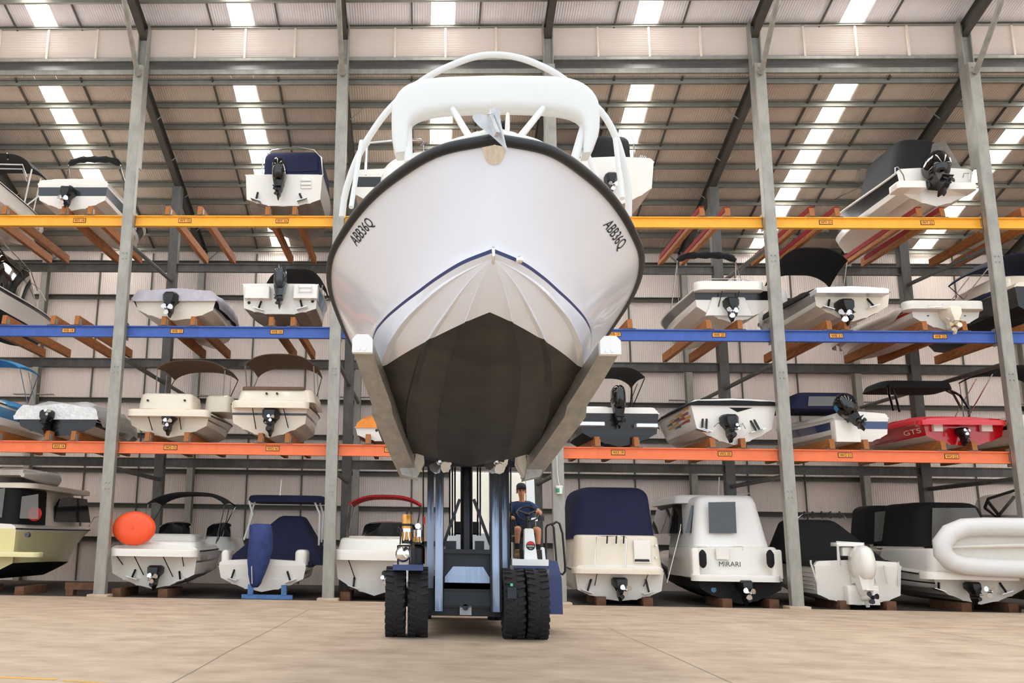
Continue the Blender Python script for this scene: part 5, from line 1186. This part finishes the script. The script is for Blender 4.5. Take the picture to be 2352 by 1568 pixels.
B = Boat('white bowrider with bright red canopy left of the lifter', (772, 950, 1285, 1330, 1368), L=6.2, Y0=.45, bottom='gel_cream', group=GF, bands=((.3, .42, 'gel_grey'),))
B.platform(764, 950, 1264, 1285, d=.6, y=-.55); B.upper(774, 945, 1236, 1268, y=-.0, d=1.6); B.drive(892, 1310, 1362, ppx=(884, 1330), pr=.13); B.bimini(799, 968, 1138, 1158, y=1.4, L=2.0, m='canvas_red', pz=.3)
B.tabs([(814, 1326, 812, 1346)]); B.rods('gas_strut', [((800, 1284, -.4), (816, 1330, -.1))], .014); B.slab('sun_pad', 800, 940, 1232, 1240, .1, 1.2, 'canvas_tan', r=.08); B.screen(830, 960, 1198, 1232, 2.2, 1.2, 'glass_dark')

B = Boat('cream cruiser with tall rounded navy canvas enclosure right of the lifter', (1319, 1523, 1310, 1356, 1380), L=7.2, Y0=.35, top='gel_cream', bottom='gel_white', transom='gel_white', group=GF, name='cabin_cruiser', rise=.5)
B.platform(1316, 1526, 1306, 1316, d=.5, m='gel_cream', y=-.45)
B.upper(1318, 1522, 1230, 1308, y=.0, d=2.6, m='gel_cream', r=.25, taper=(.93, .95)); B.tent(1313, 1508, 1238, 1330, 1492, 1117, .3, 2.6, 'canvas_navy', top=.28, r=.3, tfrac=.9)
B.pipe('stern_rail', [(1366, 1312, -.3), (1370, 1233, -.1), (1372, 1231, -.1), (1436, 1232, -.1), (1440, 1236, -.1), (1437, 1312, -.3)], .014)
for px in (1394, 1415, 1432): B.pipe('rod_holder', [(px, 1248, -.12), (px+1, 1230, -.12)], .022, 'plastic_black')
B.drive(1424, 1326, 1384, ppx=(1438, 1354), pr=.16); B.tabs([(1358, 1330, 1350, 1356), (1483, 1330, 1490, 1358)]); B.rods('gas_strut', [((1372, 1314, -.3), (1366, 1344, -.1)), ((1490, 1314, -.3), (1478, 1346, -.1))], .016, 'steel')
B.slab('stern_gate', 1457, 1494, 1240, 1292, -.04, .05, 'gel_white', r=.02); B.slab('vent', 1458, 1492, 1284, 1289, -.06, .05, 'plastic_black', r=.01); B.spots('deck_light', [(1507, 1252), (1507, 1280)], r=.025, m='steel')
B.pipe('antenna', [(1494, 1200, 2.), (1492, 1105, 2.)], .01, 'pvc_white'); B.spots('skin_fitting', [(1388, 1338), (1453, 1340)], r=.02)

B = Boat('white cruiser with white canvas lettered MIRARI and two dark fenders', (1602, 1797, 1330, 1354, 1387), L=7.4, Y0=.5, top='gel_white', bottom='bottom_black', group=GF, name='cabin_cruiser', rise=.7, bands=((0, .85, 'bottom_black'),), tband=True, tbot='bottom_black')
B.platform(1594, 1798, 1322, 1334, d=.5, y=-.45)
B.upper(1594, 1796, 1256, 1326, y=.0, d=3., r=.2, taper=(.94, .95)); B.tent(1596, 1772, 1262, 1606, 1742, 1137, .15, 3.0, 'canvas_white', top=.2, r=.25, tfrac=.85, win=(([(1627, 1153), (1689, 1152), (1692, 1224), (1629, 1224)], .1, 'glass_dark'), ([(1574, 1224), (1588, 1160), (1599, 1160), (1592, 1224)], .6, 'glass_dark')))
B.tent(1553, 1740, 1156, 1560, 1738, 1136, 1.2, 3.2, 'canvas_white', top=.08, r=.3, tfrac=.9, nm='canvas_roof'); B.tent(1540, 1740, 1226, 1556, 1738, 1156, 1.5, 2.9, 'glass_dark', top=.05, r=.3, tfrac=.8, lean=.1, nm='cabin_glass')
B.screen(1542, 1700, 1160, 1230, 3.6, 1.3, 'glass_clear', rake=.5)
B.flat_text('MIRARI', 1676, 1295, -.06, 11, 'ink', fit=50, nm='boat_name')
for px in (1613, 1768): B.fender(px, 1262, 1304, -.2, 'canvas_black', .1)
B.slab('hatch', 1645, 1675, 1258, 1284, -.04, .05, 'gel_white', r=.03); B.pipe('stern_rail', [(1590, 1256, -.1), (1650, 1255, -.15), (1706, 1255, -.15), (1706, 1264, -.15)], .012); B.pipe('mooring_line', [(1563, 1215, .4), (1548, 1275, .2), (1532, 1338, .0)], .012, 'pvc_white')
B.slab('bulwark_post', 1592, 1606, 1258, 1326, -.25, .4, 'gel_white', r=.05, top=.05); B.slab('bulwark_post', 1776, 1796, 1262, 1328, -.25, .4, 'gel_white', r=.05, top=.05)
B.drive(1712, 1332, 1392, ppx=(1722, 1362), pr=.17, y=-.4); B.spots('skin_fitting', [(1639, 1354)], m='gel_blue', r=.07); B.pipe('antenna', [(1650, 1138, 2.), (1652, 1095, 2.)], .018, 'pvc_white'); B.pipe('antenna', [(1690, 1138, 2.4), (1722, 1132, 2.4)], .012, 'pvc_white')

B = Boat('white aluminium fishing boat with black cover and big white outboard', (1868, 2065, 1300, 1366, 1390), L=6.2, Y0=.35, top='gel_white', bottom='gel_white', group=GF, rail='alu', rise=.3, cw=.95)
for k in range(5): 
    b = MB(); b.tube([B.side(t, .15+.15*k, -1) for t in (.02, .2, .4, .6, .8)], .012, 'gel_white', 6); B.part(b, 'pressed_rib')
B.cover('canvas_black', h=.25, skirt=.03, wr=.01, y0=.15, t1=.85); B.tent(1812, 2050, 1292, 1838, 1936, 1192, .9, 2.2, 'canvas_black', top=.12, r=.25, tfrac=.6, nm='console_cover')
B.outboard(1980, 1254, 1396, m='gel_white', leg='gel_white', y=-.55, w=.95, tilt=.1)
B.pipe('rocket_launcher', [(1832, 1190, 1.8), (1845, 1180, 1.8), (1900, 1177, 1.8), (1938, 1182, 1.8), (1942, 1192, 1.8)], .022)
for px in (1848, 1867, 1888, 1908, 1929): B.pipe('rod_holder', [(px, 1190, 1.75), (px-1, 1174, 1.75)], .025, 'plastic_black')
for P in ([(1930, 1296, -.1), (1922, 1244, -.1), (1984, 1248, -.1), (1984, 1260, -.1)], [(1926, 1300, -.3), (1924, 1250, -.3)]): B.pipe('bait_board_frame', P, .03, 'pvc_white')
B.slab('bait_board', 1922, 1984, 1246, 1254, -.3, .4, 'gel_white', r=.02); B.slab('bait_box', 1936, 1958, 1256, 1276, -.2, .3, 'gel_white', r=.02)
for P in ([(1877, 1340, -.1), (1862, 1292, -.1), (1862, 1286, -.1)], [(2064, 1344, -.1), (2063, 1290, -.1)], [(2012, 1340, -.2), (2003, 1305, -.2)], [(2038, 1340, -.2), (2030, 1298, -.2)]): B.pipe('stern_rail', P, .025, 'pvc_white')
B.slab('outboard_pod', 1950, 2020, 1345, 1388, -.3, .3, 'gel_white', r=.05)

B = Boat('white cruiser with black canvas enclosure behind the white inflatable dinghy', (2140, 2352, 1322, 1352, 1388), L=7.4, Y0=.25, top='gel_white', bottom='gel_white', group=GF, name='cabin_cruiser', rise=.7, bands=((.3, .42, 'gel_slate'),))
B.platform(2136, 2350, 1316, 1330, d=.7, y=-.65); B.upper(2140, 2350, 1262, 1320, y=.1, d=3.2, r=.3, taper=(.92, .95))
B.tent(2100, 2300, 1256, 2112, 2268, 1152, 1.6, 2.8, 'canvas_black', top=.25, r=.4, tfrac=.85, win=(([(2140, 1250), (2142, 1166), (2240, 1166), (2258, 1200), (2250, 1248)], 1.5, 'vinyl_clear'),)); B.tent(2002, 2150, 1250, 2004, 2150, 1160, 3.6, 1.8, 'canvas_black', top=.2, r=.4, tfrac=.85, win=(([(2008, 1244), (2010, 1176), (2042, 1172), (2040, 1240)], 3.55, 'vinyl_clear'), ([(2050, 1240), (2050, 1172), (2100, 1170), (2098, 1238)], 3.55, 'vinyl_clear')))
B.drive(2236, 1336, 1388, ppx=(2274, 1358), pr=.16, y=-.4); B.tabs([(2156, 1338, 2156, 1352), (2296, 1338, 2310, 1358)])
dk = at(2260, 1318, .2); o = Vector((dk.x, -.62, dk.z)); dg = thing('inflatable_dinghy', o, 'white inflatable dinghy standing on its side across the stern at right edge', 'dinghy')
r_ = abs(at(2300, 1210, -.62).z-at(2300, 1240, -.62).z)*.72
def dp(px, py): return at(px, py, -.62)
b = MB(o); pth = [(2500, 1216), (2420, 1212), (2340, 1210), (2260, 1209), (2215, 1211), (2182, 1224), (2164, 1248), (2166, 1270), (2184, 1290), (2214, 1299), (2262, 1303), (2340, 1306), (2420, 1310), (2500, 1312)]
b.tube([dp(*q) for q in pth], [r_]*len(pth), 'pvc_white', 14); b.build('tube', dg)
b = MB(o); A = [dp(*q)+Vector((0, .1, 0)) for q in pth]; b.loft([A, [p+Vector((0, .06, 0)) for p in A]], 'pvc_grey'); b.build('floor_panel', dg)
b = MB(o); b.tube([dp(2175, 1256)+Vector((0, -.02, 0)), dp(2330, 1252)+Vector((0, -.02, 0)), dp(2500, 1250)+Vector((0, -.02, 0))], [.03, .05, .05], 'pvc_grey', 8); b.build('keel_tube', dg)

B = Boat('white cruiser with black framed canopy, mostly beyond the right edge of the floor', (2372, 2560, 1320, 1352, 1388), L=7., Y0=.5, top='gel_white', group=GF, name='cabin_cruiser')
B.tent(2300, 2480, 1230, 2330, 2480, 1130, 2.6, 2.2, 'vinyl_clear', top=.2, r=.2, tfrac=.8)
for P in ([(2262, 1166, 3.), (2270, 1145, 3.), (2330, 1126, 3.), (2400, 1122, 3.)], [(2262, 1166, 3.), (2290, 1188, 3.), (2330, 1140, 3.)], [(2268, 1150, 3.), (2300, 1190, 3.)]): B.pipe('canopy_bow', P, .045, 'canvas_black')

# ---- blocks, trestles and small things on the hardstand
def block(px, py, Y, d, lab, m='timber_dark', name='timber_block'):
    p = at(px, py, Y); b = MB(); b.rbox((p.x, Y, -.03), d, m, r=.015, top=.012, cs=2); solo(b, name, (p.x, Y, -.03), lab, 'block', 'blocks under the floor boats')
for px, w, lab in ((340, .25, 'white bowrider with the orange float'), (850, .25, 'white bowrider with red canopy'), (1420, .25, 'cream cruiser with navy canvas'), (1700, .25, 'cruiser lettered MIRARI'), (1960, .25, 'aluminium boat with white outboard'), (2230, .25, 'cruiser carrying the white dinghy'), (20, .3, 'pale yellow cruiser')):
    for s, sd in ((-1, 'left'), (1, 'right')): block(px+s*52, 1350, 1.0, (.26, 1.6, .22), '%s timber block under the %s' % (sd, lab))
p = at(200, 1340, .7); b = MB(); b.span((p.x-.55, .55, .12), (p.x+.55, .75, .3), 'timber_dark'); b.span((p.x-.5, .5, -.03), (p.x-.3, .8, .12), 'timber_dark'); b.span((p.x+.3, .5, -.03), (p.x+.5, .8, .12), 'timber_dark')
solo(b, 'timber_trestle', (p.x, .6, -.03), 'low brown timber trestle beside the pale yellow cruiser and leftmost column', 'trestle')
o = at(610, 1372, .2); o = Vector((o.x, .5, -.03)); tr = thing('boat_trestle', o, 'blue steel trestle under the navy-covered centre console boat', 'trestle')
b = MB(o); b.span((o.x-.68, .4, -.03), (o.x+.68, .52, .08), 'trestle_blue'); b.build('cross_beam', tr)
for s in (-1, 1): b = MB(o); b.span((o.x+s*.45-.07, .38, .08), (o.x+s*.45+.07, .54, .34), 'trestle_blue'); b.build('support', tr)
q = at(1285, 1124, -.4); o = Vector((q.x, q.y, q.z-.11)); bk = thing('bucket', o, 'small white bucket with green label hanging on a cord by the middle column', 'bucket')
b = MB(o); b.lathe([(.075, q.z-.11), (.09, q.z+.06), (.1, q.z+.06), (.1, q.z+.1), (.02, q.z+.105)], (q.x, q.y, 0), 'bucket', 'z', 18); b.build('pail', bk)
b = MB(o); b.lathe([(.0835, q.z-.08), (.0905, q.z+.03)], (q.x, q.y, 0), 'green', 'z', 18); b.v = [v if v.x < q.x-.01 else Vector((q.x-.01, v.y, v.z)) for v in b.v]; b.build('label_sticker', bk)
b = MB(o); b.tube([at(1285, 1114, -.4), at(1283, 1105, -.4), at(1280, 1085, -.4), at(1279, 1045, -.36)], .01, 'pvc_white', 6); b.build('cord', bk)
# ------------------------------------------------------------------ light
w = bpy.data.worlds.new('sky'); scn.world = w; w.use_nodes = True
bg = w.node_tree.nodes['Background']; bg.inputs[0].default_value = (.84, .92, 1., 1); bg.inputs[1].default_value = 1.15
scn.view_settings.exposure = 0.7
scn.cycles.max_bounces = 8; scn.cycles.diffuse_bounces = 5
scn.cycles.use_denoising = True
